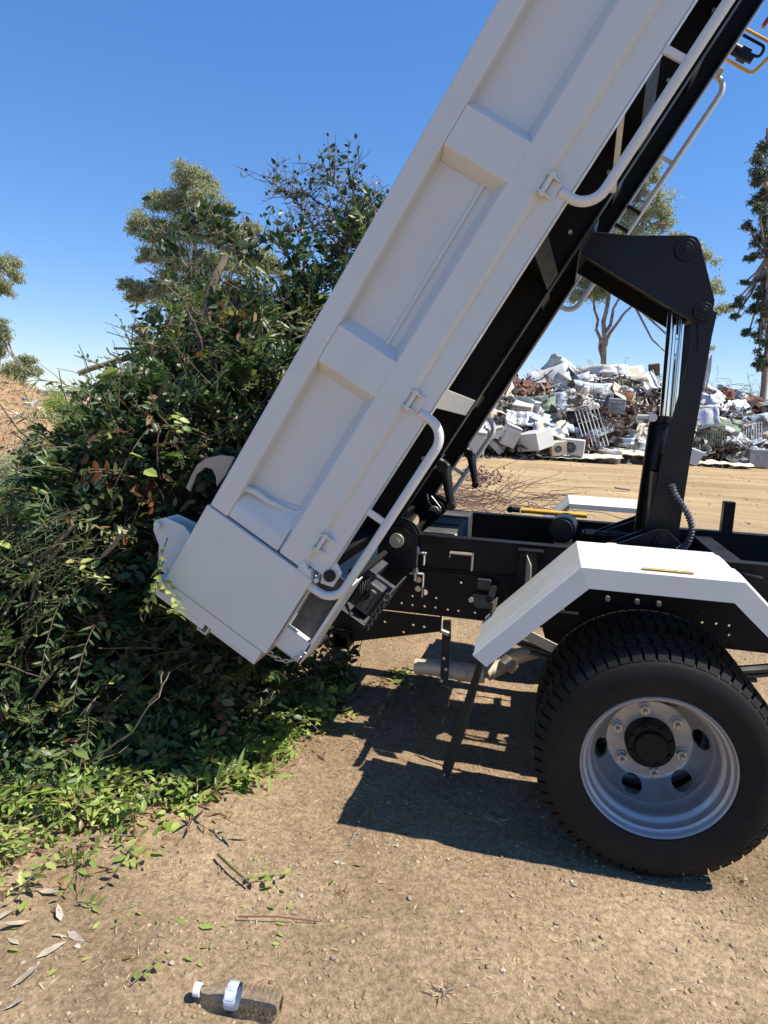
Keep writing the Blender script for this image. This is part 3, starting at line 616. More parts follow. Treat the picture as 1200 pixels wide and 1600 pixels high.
def dirt():
    m = bpy.data.materials.new('dirt'); m.use_nodes = True; n = m.node_tree.nodes; l = m.node_tree.links; p = n['Principled BSDF']
    p.inputs['Roughness'].default_value = .95; p.inputs['Specular IOR Level'].default_value = .15
    g = n.new('ShaderNodeNewGeometry')
    def nz(sc, det=6, r=.6):
        t = n.new('ShaderNodeTexNoise'); t.inputs['Scale'].default_value = sc; t.inputs['Detail'].default_value = det; t.inputs['Roughness'].default_value = r; l.new(g.outputs['Position'], t.inputs['Vector']); return t
    def ramp(src, a, b, c0, c1):
        r = n.new('ShaderNodeValToRGB'); r.color_ramp.elements[0].position = a; r.color_ramp.elements[1].position = b; r.color_ramp.elements[0].color = (*c0, 1); r.color_ramp.elements[1].color = (*c1, 1); l.new(src, r.inputs[0]); return r
    def mix(f, a, b, mode='MIX'):
        x = n.new('ShaderNodeMix'); x.data_type = 'RGBA'; x.blend_type = mode
        if isinstance(f, float): x.inputs['Factor'].default_value = f
        else: l.new(f, x.inputs['Factor'])
        l.new(a, x.inputs['A']); l.new(b, x.inputs['B']); return x.outputs['Result']
    base = ramp(nz(1.7, 8).outputs['Fac'], .35, .68, (.26, .188, .118), (.43, .325, .212))
    far = ramp(nz(.22, 8).outputs['Fac'], .35, .66, (.34, .245, .135), (.47, .355, .205))
    sx = n.new('ShaderNodeSeparateXYZ'); l.new(g.outputs['Position'], sx.inputs[0])
    mr = n.new('ShaderNodeMapRange'); mr.inputs[1].default_value = 2.5; mr.inputs[2].default_value = 9; l.new(sx.outputs['Y'], mr.inputs[0])
    c = mix(mr.outputs[0], base.outputs[0], far.outputs[0])
    # wheel-worn streaks across the yard
    mp = n.new('ShaderNodeMapping'); mp.inputs['Scale'].default_value = (.05, .9, 1); mp.inputs['Rotation'].default_value = (0, 0, .12); l.new(g.outputs['Position'], mp.inputs[0])
    st = n.new('ShaderNodeTexNoise'); st.inputs['Scale'].default_value = 1.2; st.inputs['Detail'].default_value = 7; l.new(mp.outputs[0], st.inputs['Vector'])
    sr = ramp(st.outputs['Fac'], .4, .62, (.84, .82, .80), (1.08, 1.08, 1.07)); c = mix(1.0, c, sr.outputs[0], 'MULTIPLY')
    gr = ramp(nz(55, 8, .75).outputs['Fac'], .36, .66, (.55, .53, .50), (1.36, 1.34, 1.30)); c = mix(1.0, c, gr.outputs[0], 'MULTIPLY')
    v = n.new('ShaderNodeTexVoronoi'); v.inputs['Scale'].default_value = 75; l.new(g.outputs['Position'], v.inputs['Vector'])
    vm = n.new('ShaderNodeMapRange'); vm.inputs[1].default_value = .10; vm.inputs[2].default_value = .22; vm.inputs[3].default_value = 1; vm.inputs[4].default_value = 0; l.new(v.outputs['Distance'], vm.inputs[0])
    vc = ramp(v.outputs['Color'], .45, .8, (.20, .15, .10), (.52, .44, .34)); mm = n.new('ShaderNodeMath'); mm.operation = 'MULTIPLY'; l.new(vm.outputs[0], mm.inputs[0])
    nn = nz(6, 3); nr = n.new('ShaderNodeMapRange'); nr.inputs[1].default_value = .45; nr.inputs[2].default_value = .6; l.new(nn.outputs['Fac'], nr.inputs[0]); l.new(nr.outputs[0], mm.inputs[1])
    c = mix(mm.outputs[0], c, vc.outputs[0]); l.new(c, p.inputs['Base Color'])
    b = n.new('ShaderNodeBump'); b.inputs['Strength'].default_value = 1.0; b.inputs['Distance'].default_value = .010; l.new(nz(90, 9, .7).outputs['Fac'], b.inputs['Height'])
    b2 = n.new('ShaderNodeBump'); b2.inputs['Strength'].default_value = .5; b2.inputs['Distance'].default_value = .09; l.new(nz(4, 9, .65).outputs['Fac'], b2.inputs['Height']); l.new(b.outputs[0], b2.inputs['Normal'])
    l.new(b2.outputs[0], p.inputs['Normal']); return m
DIRT = dirt()
ground = npmesh('ground', np.stack([XX, YY, ZZ], -1), GF, DIRT, sm=True, kind='structure')
# ---- vectorised makers
def nrmz(a): return a/np.maximum(np.linalg.norm(a, axis=-1, keepdims=True), 1e-9)
ICO = bmesh.new(); bmesh.ops.create_icosphere(ICO, subdivisions=1, radius=1); IV = np.array([v.co[:] for v in ICO.verts]); IF = np.array([[v.index for v in f.verts] for f in ICO.faces]); ICO.free()
def rocks(P, sz, flat=.6):
    n = len(P); A = nrmz(RNG.normal(size=(n, 1, 3))); sc = RNG.uniform(.6, 1.3, (n, 1, 3)); j = 1+RNG.uniform(-.22, .22, (n, len(IV), 1))
    v = IV[None]*j*sc; a = RNG.uniform(0, 2*np.pi, n); c, s = np.cos(a)[:, None], np.sin(a)[:, None]
    x = v[..., 0]*c-v[..., 1]*s; y = v[..., 0]*s+v[..., 1]*c; v = np.stack([x, y, v[..., 2]*flat], -1)*sz[:, None, None]
    V = v+P[:, None, :]; F = IF[None]+np.arange(n)[:, None, None]*len(IV)
    return V.reshape(-1, 3), F.reshape(-1, 3), np.repeat(RNG.uniform(0, 1, n), len(IV))
def leaves(P, D, N, L, wr, fold=.25, curl=.15, full=True):
    """leaf blades: P base, D direction, N face normal, L length, wr width ratio"""
    n = len(P); D = nrmz(D); Sd = nrmz(np.cross(D, N)); N = np.cross(Sd, D); L = np.asarray(L).reshape(-1, 1); w = L*np.asarray(wr).reshape(-1, 1)*.5
    cu = L*RNG.uniform(-curl, curl*1.6, (n, 1))
    def pt(t, s, k): return P+D*(L*t)+Sd*(w*s)+N*(w*fold*abs(s)*1.0-cu*t*t*1.0+k*0)
    if full:
        vs = [pt(0, 0, 0), pt(.30, -.95, 0), pt(.33, 0, 0), pt(.30, .95, 0), pt(.66, -.78, 0), pt(.70, 0, 0), pt(.66, .78, 0), pt(1, 0, 0)]
        F = np.array([[0,2,1],[0,3,2],[1,2,5],[1,5,4],[2,3,6],[2,6,5],[4,5,7],[5,6,7]])
    else:
        vs = [pt(0, 0, 0), pt(.4, -1, 0), pt(.4, 1, 0), pt(1, 0, 0)]; F = np.array([[0,2,1],[1,2,3]])
    V = np.stack(vs, 1); k = V.shape[1]
    return V.reshape(-1, 3), (F[None]+np.arange(n)[:, None, None]*k).reshape(-1, 3), k
def tubes(P, r):
    """P (n,k,3) centre lines, r (n,k) radii -> 4 sided tubes as quads"""
    n, k, _ = P.shape; D = np.gradient(P, axis=1); D = nrmz(D); ref = np.where(abs(D[..., 2:3]) > .9, np.array([1., 0, 0]), np.array([0, 0, 1.]))
    A = nrmz(np.cross(D, ref)); Bv = np.cross(D, A); q = 4
    V = np.stack([P+(A*math.cos(2*math.pi*i/q)+Bv*math.sin(2*math.pi*i/q))*r[..., None] for i in range(q)], 2)
    base = (np.arange(n)[:, None, None]*k+np.arange(k-1)[None, :, None])*q; i = np.arange(q)[None, None]; j = (i+1) % q
    F = np.stack([base+i, base+j, base+q+j, base+q+i], -1).reshape(-1, 4)
    return V.reshape(-1, 3), F
def quads(F3): return F3
# ---- gravel, straw
PEB = mat('gravel_stone', (.3, .24, .18), .9, tint=[(0, (.19, .13, .08)), (.45, (.30, .22, .14)), (.85, (.40, .31, .21)), (1, (.16, .11, .07))], spec=.2)
def onground(n, x0, x1, y0, y1):
    x = RNG.uniform(x0, x1, n); y = RNG.uniform(y0, y1, n); return np.stack([x, y, gh(x, y)], -1)
Pp = onground(34000, -2.6, 1.3, -1.1, 2.6); keep = vnoise(Pp[:, 0]/.3, Pp[:, 1]/.3, 21) > .32*RNG.uniform(.4, 1.4, len(Pp)); Pp = Pp[keep]
sz = .0016+.0040*RNG.uniform(0, 1, len(Pp))**4*1.7
V, F, T = rocks(Pp, sz); npmesh('gravel', V, F, PEB, attr=T, kind='stuff', label='fine gravel strewn over the dirt around the truck')
Pp = onground(520, -2.4, 1.2, -1.1, 1.6); V, F, T = rocks(Pp, .004+.006*RNG.uniform(0, 1, 520)**3, .45); npmesh('coarse_gravel', V, F, PEB, attr=T, kind='stuff', label='coarser stone chips scattered among the fine gravel')
stm = [rocks(np.zeros((1, 3)), np.array([1.0])) for _ in range(5)]
st_me = []
for k, (V, F, T) in enumerate(stm):
    me = bpy.data.meshes.new('stone'); me.from_pydata(V.tolist(), [], F.tolist()); me.materials.append(mat('stone_%s' % 'abcde'[k], *[((.30, .235, .165), .9), ((.36, .31, .25), .9), ((.24, .18, .13), .9), ((.40, .34, .27), .9), ((.27, .22, .18), .9)][k], bump=.3, bscale=3))
    sb = bmesh.new(); sb.from_mesh(me); bmesh.ops.subdivide_edges(sb, edges=sb.edges, cuts=1, use_grid_fill=True); bmesh.ops.smooth_vert(sb, verts=sb.verts, factor=.5); sb.to_mesh(me); sb.free(); smooth(me, 60); st_me.append(me)
spx = [(600, 1318), (620, 1322), (850, 1342), (893, 1378), (897, 1384), (940, 1463), (1002, 1452), (945, 1474), (1036, 1395), (760, 1370), (560, 1300), (700, 1345), (870, 1440), (785, 1520), (1145, 1437), (262, 1488), (268, 1505), (250, 1462), (470, 1398), (460, 1425), (690, 1480), (405, 1400), (180, 1420), (120, 1480), (1060, 1480), (1100, 1460), (800, 1400), (520, 1500), (720, 1430), (640, 1410), (1020, 1500), (730, 1545), (330, 1450)]
for k, (x, y) in enumerate(spx):
    p = atz(x, y); o = bpy.data.objects.new('stone', st_me[k % 5]); s = random.uniform(.006, .012); link(o, None, (p.x, p.y, float(gh(p.x, p.y))+s*.3))
    o.scale = (s, s*random.uniform(.7, 1.1), s*random.uniform(.5, .8)); o.rotation_euler = (0, 0, random.uniform(0, 6))
    tag(o, 'small pale brown stone lying loose on the sunlit dirt', 'stone', 'loose stones on the dirt in front of the truck')
STRAW = mat('dry_straw', (.42, .33, .18), .8, tint=[(0, (.45, .35, .2)), (.6, (.3, .2, .1)), (1, (.55, .48, .33))])
Pp = onground(4200, -2.6, 1.3, -1.1, 2.4); n = len(Pp); a = RNG.uniform(0, 6.28, n); D = np.stack([np.cos(a), np.sin(a), RNG.uniform(-.05, .25, n)], -1)
V, F, k = leaves(Pp+[0, 0, .002], D, np.tile([0, 0, 1.], (n, 1))+RNG.normal(size=(n, 3))*.3, RNG.uniform(.006, .035, n), .10, full=False); npmesh('straw_litter', V, F, STRAW, attr=np.repeat(RNG.uniform(0, 1, n), k), kind='stuff', label='bits of dry straw and bark on the dirt')

# ================================================================= GREEN WASTE PILE
LEAF_G = [(0, (.026, .050, .020)), (.25, (.048, .086, .030)), (.50, (.088, .135, .042)), (.72, (.16, .21, .06)), (.86, (.22, .24, .08)), (.93, (.20, .15, .06)), (1, (.16, .065, .03))]
LEAF = mat('broad_leaf', (.05, .1, .03), .42, tint=LEAF_G, trans=.28, spec=.45)
LEAFL = mat('lit_fresh_leaf', (.1, .2, .05), .42, tint=[(0, (.09, .15, .035)), (.25, (.18, .27, .055)), (.55, (.29, .38, .085)), (.82, (.40, .44, .14)), (.93, (.24, .17, .07)), (1, (.22, .10, .05))], trans=.3, spec=.4)  # lighter copy of the leaf colours, with sunlight put into them
TWIG = mat('twig_bark', (.13, .09, .06), .8, tint=[(0, (.11, .075, .05)), (.5, (.17, .13, .085)), (1, (.08, .05, .035))])
BARK = mat('cut_branch_bark', (.14, .10, .07), .85, col2=(.22, .17, .12), nscale=14, bump=.5, bscale=60, bdist=.004)
cx_ = [-5.2, -4.6, -3.9, -3.4, -2.95, -2.72, -2.46, -2.19, -2.0, -1.65, -1.44, -1.2, -.9]; cz_ = [.12, .24, .46, .66, .96, 1.22, 1.62, 1.92, 1.98, 2.12, 2.3, 2.3, 2.2]
fx_ = [-5.2, -4, -3, -2.3, -1.9, -1.7, -1.5, -1.34, -1.2, -.9]; fy_ = [.3, -.05, -.25, -.16, .02, .16, .5, 1.0, 1.45, 1.6]
def crest(x): return np.interp(x, cx_, cz_)
def foot(x): return np.interp(x, fx_, fy_)
def surf(x, a, shrink=0.):
    """a in 0..pi over the ridge from the near foot to the far foot"""
    yf = foot(x); yc = np.maximum(1.5, yf+.1); H = crest(x); ca = np.cos(a)
    y = np.where(a < np.pi/2, yc-(yc-yf)*ca, yc-ca*1.9); z = H*np.sin(a)**1.25
    b = .34*(vnoise(x*2.1+5, a*2.6, 31)-.5)+.18*(vnoise(x*6, a*7, 32)-.5)-shrink
    ny_ = -ca; nz_ = np.sin(a)
    return np.stack([x, y+b*ny_, np.maximum(z+b*nz_, -.02)], -1), nrmz(np.stack([0*x, ny_, nz_+.15], -1))
def cull(P, pad=0.):
    u = (P[..., 0]+.995)*CTH+(P[..., 2]-.922)*STH; v = (P[..., 0]+.995)*STH-(P[..., 2]-.922)*CTH; y = P[..., 1]
    bad = (u > -.56-pad) & (v > -.59-pad) & (y > -.6) & (y < 2.25) & (v < .16) 
    bad |= (P[..., 0] > -1.28) & (v > -.1)
    bad |= (P[..., 2] > .35) & (P[..., 0] > -1.78) & (v > -.85-pad) & (u < .0) & (y < .12)
    bad |= (P[..., 0] > -1.95) & (P[..., 0] < -1.40) & (P[..., 2] > 1.02) & (P[..., 2] < 1.34) & (y < .17)
    return bad
pile = empty('green_waste_pile', (-2.6, 1.5, 0), 'tall heap of dumped branches and green leaves beside the truck tail', 'garden waste')
# inner mass: added core, shade between the leaves put into its dark colour
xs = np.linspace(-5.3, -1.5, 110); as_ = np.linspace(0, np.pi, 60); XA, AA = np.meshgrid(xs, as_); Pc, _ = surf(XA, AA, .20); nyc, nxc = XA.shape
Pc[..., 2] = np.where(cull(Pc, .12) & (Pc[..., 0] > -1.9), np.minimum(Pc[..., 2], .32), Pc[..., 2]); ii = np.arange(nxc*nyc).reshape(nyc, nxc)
npmesh('dark_core', Pc, np.stack([ii[:-1, :-1], ii[:-1, 1:], ii[1:, 1:], ii[1:, :-1]], -1).reshape(-1, 4), mat('core_shade', (.028, .032, .015), .95, col2=(.06, .045, .025), nscale=18, bump=1, bscale=40, bdist=.03), sm=True, parent=pile, kind='stuff')
def sprigs(P0, D0, n_leaf, Ls, leafL, wr, tint, matl, name, parent, stem_r=.0022, droop=.5, opp=False, kind='stuff', spread=1.0, cullit=True, label=None, tsd=.12):
    n = len(P0); K = 6; D0 = nrmz(D0); t = np.linspace(0, 1, K)
    side = nrmz(RNG.normal(size=(n, 3))); Ls = np.asarray(Ls).reshape(-1, 1, 1)
    C = P0[:, None]+D0[:, None]*Ls*t[None, :, None]+side[:, None]*Ls*.18*(t**2)[None, :, None]; C[..., 2] -= (droop*Ls[..., 0]*(t**2)[None])*.5
    if cullit:
        ok = ~cull(C).any(1); C = C[ok]; n = len(C); Ls = Ls[ok]; tint = tint[ok] if hasattr(tint, '__len__') else tint; leafL = leafL[ok]
    if n == 0: return None
    C[..., 2] = np.maximum(C[..., 2], .012)
    r = stem_r*(1.2-.8*t)[None]*np.ones((n, 1)); TV, TF = tubes(C, r)
    tl = np.linspace(.18, 1, n_leaf); f = tl*(K-1); i0 = np.minimum(f.astype(int), K-2); fr = (f-i0)[None, :, None]
    LP = C[:, i0]*(1-fr)+C[:, i0+1]*fr; TD = nrmz(C[:, i0+1]-C[:, i0]); ref = nrmz(RNG.normal(size=(n, 1, 3))*.5+np.array([0, -.3, 1.]))
    Sd = nrmz(np.cross(TD, ref)); sg = np.where(np.arange(n_leaf) % 2, 1, -1)[None, :, None]
    D = TD*.55+Sd*sg*spread+RNG.normal(size=LP.shape)*.22; N = np.cross(Sd, TD)+RNG.normal(size=LP.shape)*.35
    N = np.where(N[..., 2:3] < 0, -N, N)
    LL = (leafL.reshape(-1, 1)*RNG.uniform(.7, 1.15, (n, n_leaf))*(.65+.35*np.sin(np.pi*tl))[None]).ravel()
    LV, LF, k = leaves(LP.reshape(-1, 3), D.reshape(-1, 3), N.reshape(-1, 3), LL, wr)
    lt_ = np.clip(np.repeat(tint, n_leaf)+RNG.normal(size=n*n_leaf)*tsd, 0, 1)
    if cullit:
        cl = cull(LV.reshape(-1, k, 3)).any(1); kp = ~cl; LV = LV.reshape(-1, k, 3)[kp].reshape(-1, 3); lt_ = lt_[kp]; LF = LF.reshape(-1, LF.shape[0]//len(kp), 3)[:kp.sum()].reshape(-1, 3)
    LV[:, 2] = np.maximum(LV[:, 2], .004)
    TF3 = np.concatenate([TF[:, [0, 1, 2]], TF[:, [0, 2, 3]]])
    V = np.concatenate([LV, TV]); F = np.concatenate([LF, TF3+len(LV)]); mi = np.concatenate([np.zeros(len(LF)), np.ones(len(TF3))])
    at_ = np.concatenate([np.repeat(lt_, k), np.repeat(RNG.uniform(0, 1, n), TV.shape[0]//n)])
    return npmesh(name, V, F, [matl, TWIG], mi=mi, parent=parent, attr=at_, kind=kind, label=label)
def surfpts(n, x0=-4.7, x1=-1.1, a0=.03, a1=2.1):
    x = RNG.uniform(x0, x1, n); a = RNG.uniform(a0, a1, n); P, N = surf(x, a); return P, N
def outd(N, k=.75): return nrmz(N+RNG.normal(size=N.shape)*k)
# several kinds of cuttings, in patches
P, N = surfpts(3900); P2, N2 = surfpts(2600, -3.6, -1.2, .0, .95); P, N = np.concatenate([P, P2]), np.concatenate([N, N2]); P -= N*RNG.uniform(.02, .17, (len(P), 1)); pt = vnoise(P[:, 0]*1.6, P[:, 2]*1.6+P[:, 1], 41)
tn = np.clip(.12+.62*(pt-.2)+RNG.normal(size=len(P))*.17, 0, .84); tn = np.where(RNG.uniform(size=len(P)) < .05, .97, tn)
s1 = pt < .56
sprigs(P[s1], outd(N[s1]), 11, RNG.uniform(.12, .28, s1.sum()), RNG.uniform(.042, .072, s1.sum()), .52, tn[s1], LEAF, 'leafy_twigs', pile)
s2 = ~s1
sprigs(P[s2], outd(N[s2]), 8, RNG.uniform(.13, .27, s2.sum()), RNG.uniform(.06, .095, s2.sum()), .44, tn[s2]*.8, LEAF, 'broad_leafy_twigs', pile, spread=.9)
P, N = surfpts(700, -3.6, -1.3); sprigs(P, outd(N, .6), 14, RNG.uniform(.15, .35, len(P)), RNG.uniform(.022, .034, len(P)), .62, np.clip(RNG.normal(.35, .15, len(P)), 0, .8), LEAF, 'small_leafed_twigs', pile)
# lower skirt: pile meets the ground in loose bright cuttings
n = 1500; x = -3.4+2.1*RNG.uniform(0, 1, n)**1.1; y = foot(x)-RNG.exponential(.17, n)+.06; P = np.stack([x, y, gh(x, y)+RNG.uniform(.0, .09, n)], -1)
D = np.stack([RNG.normal(size=n), RNG.normal(size=n)-.4, RNG.uniform(-.05, .5, n)], -1)
sprigs(P, D, 8, RNG.uniform(.09, .24, n), RNG.uniform(.035, .062, n), .42, RNG.uniform(.1, .8, n), LEAFL, 'bright_cuttings', pile, droop=.2)
# long drooping shoots with narrow leaves, and bare twigs poking out
P, N = surfpts(190, -3.5, -1.3, .15, 1.5); sprigs(P, outd(N, .5), 18, RNG.uniform(.3, .55, len(P)), RNG.uniform(.05, .085, len(P)), .22, np.clip(RNG.normal(.55, .15, len(P)), .2, .85), LEAF, 'drooping_shoots', pile, spread=.7, droop=1.2, stem_r=.002)
P, N = surfpts(420, -3.6, -1.3, .05, 1.5); n = len(P); K = 6; tt = np.linspace(0, 1, K); dd = outd(N, .9); C = P[:, None]+dd[:, None]*RNG.uniform(.12, .42, (n, 1, 1))*tt[None, :, None]+np.cumsum(RNG.normal(size=(n, K, 3))*.008, 1); ok = ~cull(C).any(1); C = C[ok]
V, F = tubes(C, np.tile(np.linspace(.0034, .0014, K), (len(C), 1))*RNG.uniform(.6, 1.6, (len(C), 1))); npmesh('bare_twigs', V, F, TWIG, parent=pile, attr=np.repeat(RNG.uniform(0, 1, len(C)), K*4), kind='stuff')
# feathery fine sprays at the left
n = 150; q = [at(random.uniform(-20, 170), random.uniform(770, 910), random.uniform(.0, .25)) for _ in range(n)]; P = np.array([v[:] for v in q]); D = np.stack([RNG.uniform(-1.2, -.2, n), RNG.uniform(-.9, -.1, n), RNG.uniform(-.5, .25, n)], -1)
sprigs(P, D, 34, RNG.uniform(.2, .42, n), RNG.uniform(.035, .06, n), .085, RNG.uniform(.1, .4, n), LEAF, 'feathery_sprays', pile, spread=.5, droop=.7, stem_r=.001)
# single sprays, sunlight put into their lighter leaf colour
def sprayat(pts, Y, L, nl, leafL, tint, wr=.5, m=LEAFL, name='sunlit_sprig', spread=1., droop=.3):
    P = []; D = []
    for (x0, y0, x1, y1) in pts:
        a = at(x0, y0, Y); b = at(x1, y1, Y-.06); P.append(a[:]); D.append((b-a)[:])
    P = np.array(P); D = np.array(D)
    for i in range(len(P)):
        L_ = np.linalg.norm(D[i]); sprigs(P[i:i+1], D[i:i+1], nl, np.array([L_]), np.array([leafL]), wr, np.array([tint]), m, name, pile, kind=None, spread=spread, droop=droop, cullit=False)
sprayat([(262, 840, 240, 905), (258, 870, 232, 935), (250, 900, 285, 950), (60, 1150, 130, 1090), (150, 1130, 90, 1160), (120, 1080, 200, 1060)], -.03, .2, 9, .045, .66, .55)
sprayat([(250, 905, 225, 960), (245, 945, 290, 960), (100, 870, 150, 880)], -.04, .2, 7, .05, .7, .5)
sprayat([(90, 880, 185, 893), (150, 880, 60, 905)], -.06, .2, 16, .045, .55, .16)
sprayat([(480, 660, 400, 720), (470, 655, 500, 700), (430, 690, 370, 705)], .55, .2, 10, .035, .72, .35)
sprayat([(340, 1225, 420, 1170), (320, 1250, 380, 1190)], -.12, .2, 9, .10, .62, .2, spread=.25)
sprayat([(270, 640, 295, 662), (205, 1050, 195, 1110), (150, 1050, 230, 1030), (180, 1075, 235, 1065)], .12, .15, 6, .05, .6, .6)
# loose single leaves lying on the pile surface: parts of their own
lm = []
for k in range(8):
    V, F, kk = leaves(np.zeros((1, 3)), np.array([[1., 0, 0]]), np.array([[0, 0, 1.]]), [1.0], [.38+.04*k]); me = bpy.data.meshes.new('leaf'); me.from_pydata(V.tolist(), [], F.tolist()); me.materials.append(LEAFL)
    a = me.attributes.new('tint', 'FLOAT', 'POINT'); a.data.foreach_set('value', [(.1, .3, .45, .6, .7, .78, .9, .98)[k]]*len(V)); lm.append(me)
P, N = surfpts(1500, -3.5, -1.15, .0, 1.15); ok = ~cull(P, .03); P, N = P[ok], N[ok]; P = P+N*.07
vis = 0
for p, nn in zip(P, N):
    if vis >= 170: break
    o = bpy.data.objects.new('leaf', lm[random.choices(range(8), [2, 3, 3, 3, 2, 1, .5, .5])[0]]); link(o, pile, Vector(p)); s = random.uniform(.045, .085); o.scale = (s, s, s)
    o.rotation_euler = (random.gauss(.5, .6), random.gauss(0, .5), random.uniform(0, 6.28)); vis += 1
# branches and sticks
def stick(pts, r0, r1, name='branch', m=BARK, parent=pile, label=None, nseg=None, wob=.006):
    wob = min(wob, .03*sum((Vector(pts[i+1])-Vector(pts[i])).length for i in range(len(pts)-1)))*.6
    mb = MB(); Q = []
    for i in range(len(pts)-1):
        for k in range(4): Q.append(Vector(pts[i]).lerp(Vector(pts[i+1]), k/4)+Vector((random.gauss(0, wob), random.gauss(0, wob), random.gauss(0, wob))))
    Q.append(Vector(pts[-1])); R_ = [r0+(r1-r0)*i/(len(Q)-1) for i in range(len(Q))]; R_ = [r*random.uniform(.88, 1.12) for r in R_]
    mb.tube(Q, R_, 7); return mb.build(name, m, parent, Q[len(Q)//2], label=label)
stick([at(345, 548, 1.0), at(250, 552, .85), at(200, 560, .8), at(122, 584, .7)], .016, .012, label='bare broken branch sticking out to the left of the heap')
stick([at(190, 562, .78), at(172, 552, .74), at(166, 543, .72)], .006, .003)
stick([at(312, 560, .8), at(322, 500, .8), at(330, 450, .8), at(352, 400, .85)], .022, .017, label='thick upright cut branch near the top of the heap')
stick([at(180, 545, .8), at(260, 545, .7), at(340, 530, .6)], .006, .004)
stick([at(125, 660, .6), at(135, 635, .6), at(150, 615, .6), at(163, 603, .6)], .008, .005); stick([at(133, 640, .6), at(158, 628, .6)], .005, .003)
stick([at(0, 925, .0), at(40, 885, -.02), at(95, 845, -.05), at(115, 820, -.05)], .009, .006); stick([at(20, 930, -.02), at(60, 890, -.05), at(100, 850, -.08)], .007, .005)
stick([at(10, 1165, -.1), at(30, 1115, -.1), at(70, 1070, -.1), at(98, 1030, -.08)], .009, .005); stick([at(20, 1110, -.1), at(35, 1000, -.1), at(60, 900, -.08)], .007, .005)
stick([at(140, 1190, -.2), at(200, 1150, -.22), at(245, 1090, -.2), at(265, 1050, -.15)], .0038, .002); stick([at(160, 870, -.05), at(195, 832, -.08)], .008, .008, label='pale snapped stick end pointing out of the heap')
for a, b in (((60, 1190), (80, 1250)), ((190, 1270), (235, 1220)), ((225, 1215), (245, 1280)), ((235, 1100), (255, 1050)), ((130, 1130), (150, 1090)),
             ((210, 575), (300, 520)), ((300, 500), (360, 520)), ((380, 480), (430, 440)), ((250, 680), (310, 630)), ((350, 730), (385, 690)), ((120, 780), (180, 800)), ((30, 820), (80, 790))):
    y = .0 if a[1] > 850 else .7
    stick([at(a[0], a[1], y-.12), at((a[0]+b[0])/2+random.uniform(-6, 6), (a[1]+b[1])/2, y-.16), at(b[0], b[1], y-.13)], .004, .002, 'twig')
# wild shoots at the top with berries, seen against the sky
def shoot(pts, Y, r0, twigs, leaf_n, berries, leafL=.035, label=None):
    P = [at(x, y, Y+random.uniform(-.05, .05)) for x, y in pts]; stick(P, r0, r0*.45, label=label)
    tw = MB(); lp = []; bl = []
    for k in range(twigs):
        i = random.randrange(len(P)-1); b = P[i].lerp(P[i+1], random.random()); d = Vector((random.gauss(0, 1), random.gauss(0, .6), random.gauss(.5, .8))).normalized()*random.uniform(.07, .22)
        e = b+d; tw.tube([b, b+d*.5+Vector((0, 0, random.gauss(0, .012))), e], [.0028, .002, .0012], 4); lp.append((b, e)); bl.append(e)
        for _ in range(2): e2 = b+d*random.uniform(.4, .9); f2 = e2+Vector((random.gauss(0, .05), random.gauss(0, .03), random.gauss(.02, .05))); tw.tube([e2, f2], [.0016, .001], 3); bl.append(f2); lp.append((e2, f2))
    tw.build('fine_twigs', BARK, pile, P[0], kind='stuff')
    n = leaf_n; PP = []; DD = []
    for _ in range(n):
        b, e = random.choice(lp+[(P[i], P[i+1]) for i in range(len(P)-1)]); PP.append(b.lerp(e, random.random())[:]); DD.append((random.gauss(0, 1), random.gauss(0, .7), random.gauss(.1, .9)))
    V, F, kk = leaves(np.array(PP), np.array(DD), RNG.normal(size=(n, 3)), RNG.uniform(.6, 1.3, n)*leafL, .5); npmesh('shoot_leaves', V, F, LEAF, parent=pile, attr=np.repeat(RNG.uniform(0, .45, n), kk), kind='stuff')
    for _ in range(berries):
        p = Vector(random.choice(bl)); mb = MB(); mb.lathe(p, [(.0, -.008), (.006, -.006), (.0085, 0), (.006, .006), (0, .008)], 8, 'z'); mb.build('berry', mat_berry, pile, p)
mat_berry = mat('dark_berry', (.05, .012, .02), .5)
shoot([(545, 380), (552, 340), (534, 305), (520, 282), (506, 262)], 1.5, .007, 34, 130, 6, label='tall leafy shoot rising above the heap against the sky')
shoot([(540, 370), (515, 330), (475, 300), (445, 312)], 1.5, .005, 30, 40, 16)
shoot([(500, 370), (470, 320), (445, 300), (425, 285)], 1.45, .005, 34, 50, 16)
shoot([(560, 420), (500, 350), (430, 370), (400, 385)], 1.4, .007, 30, 90, 6)
shoot([(580, 345), (560, 330), (555, 300), (545, 285)], 1.3, .004, 20, 110, 2, .04)
shoot([(400, 470), (385, 400), (350, 375), (310, 350)], 1.2, .007, 30, 160, 3, .06)
shoot([(330, 470), (300, 430), (275, 390), (262, 370)], 1.1, .006, 24, 120, 0, .06)
shoot([(560, 480), (535, 400), (520, 350)], 1.2, .006, 30, 260, 0, .045); shoot([(480, 480), (460, 420), (440, 380)], 1.2, .006, 30, 260, 0, .045)
stick([at(600, 305, 1.4), at(594, 282, 1.4), at(586, 272, 1.4), at(580, 282, 1.4), at(586, 300, 1.4)], .0016, .001, 'curly_tendril')
# brown shrivelled leaves caught in the heap
n = 420; P, N = surfpts(n, -3.4, -1.3, .1, 1.5); P += N*.06; ok = ~cull(P, .05); P, N = P[ok], N[ok]; n = len(P)
V, F, kk = leaves(P, RNG.normal(size=(n, 3)), N+RNG.normal(size=(n, 3))*.6, RNG.uniform(.03, .07, n), .45, curl=.5); npmesh('dead_leaves', V, F, mat('dead_leaf', (.2, .1, .05), .7, tint=[(0, (.20, .10, .045)), (.5, (.28, .19, .10)), (1, (.13, .06, .035))], trans=.15), parent=pile, attr=np.repeat(RNG.uniform(0, 1, n), kk), kind='stuff')
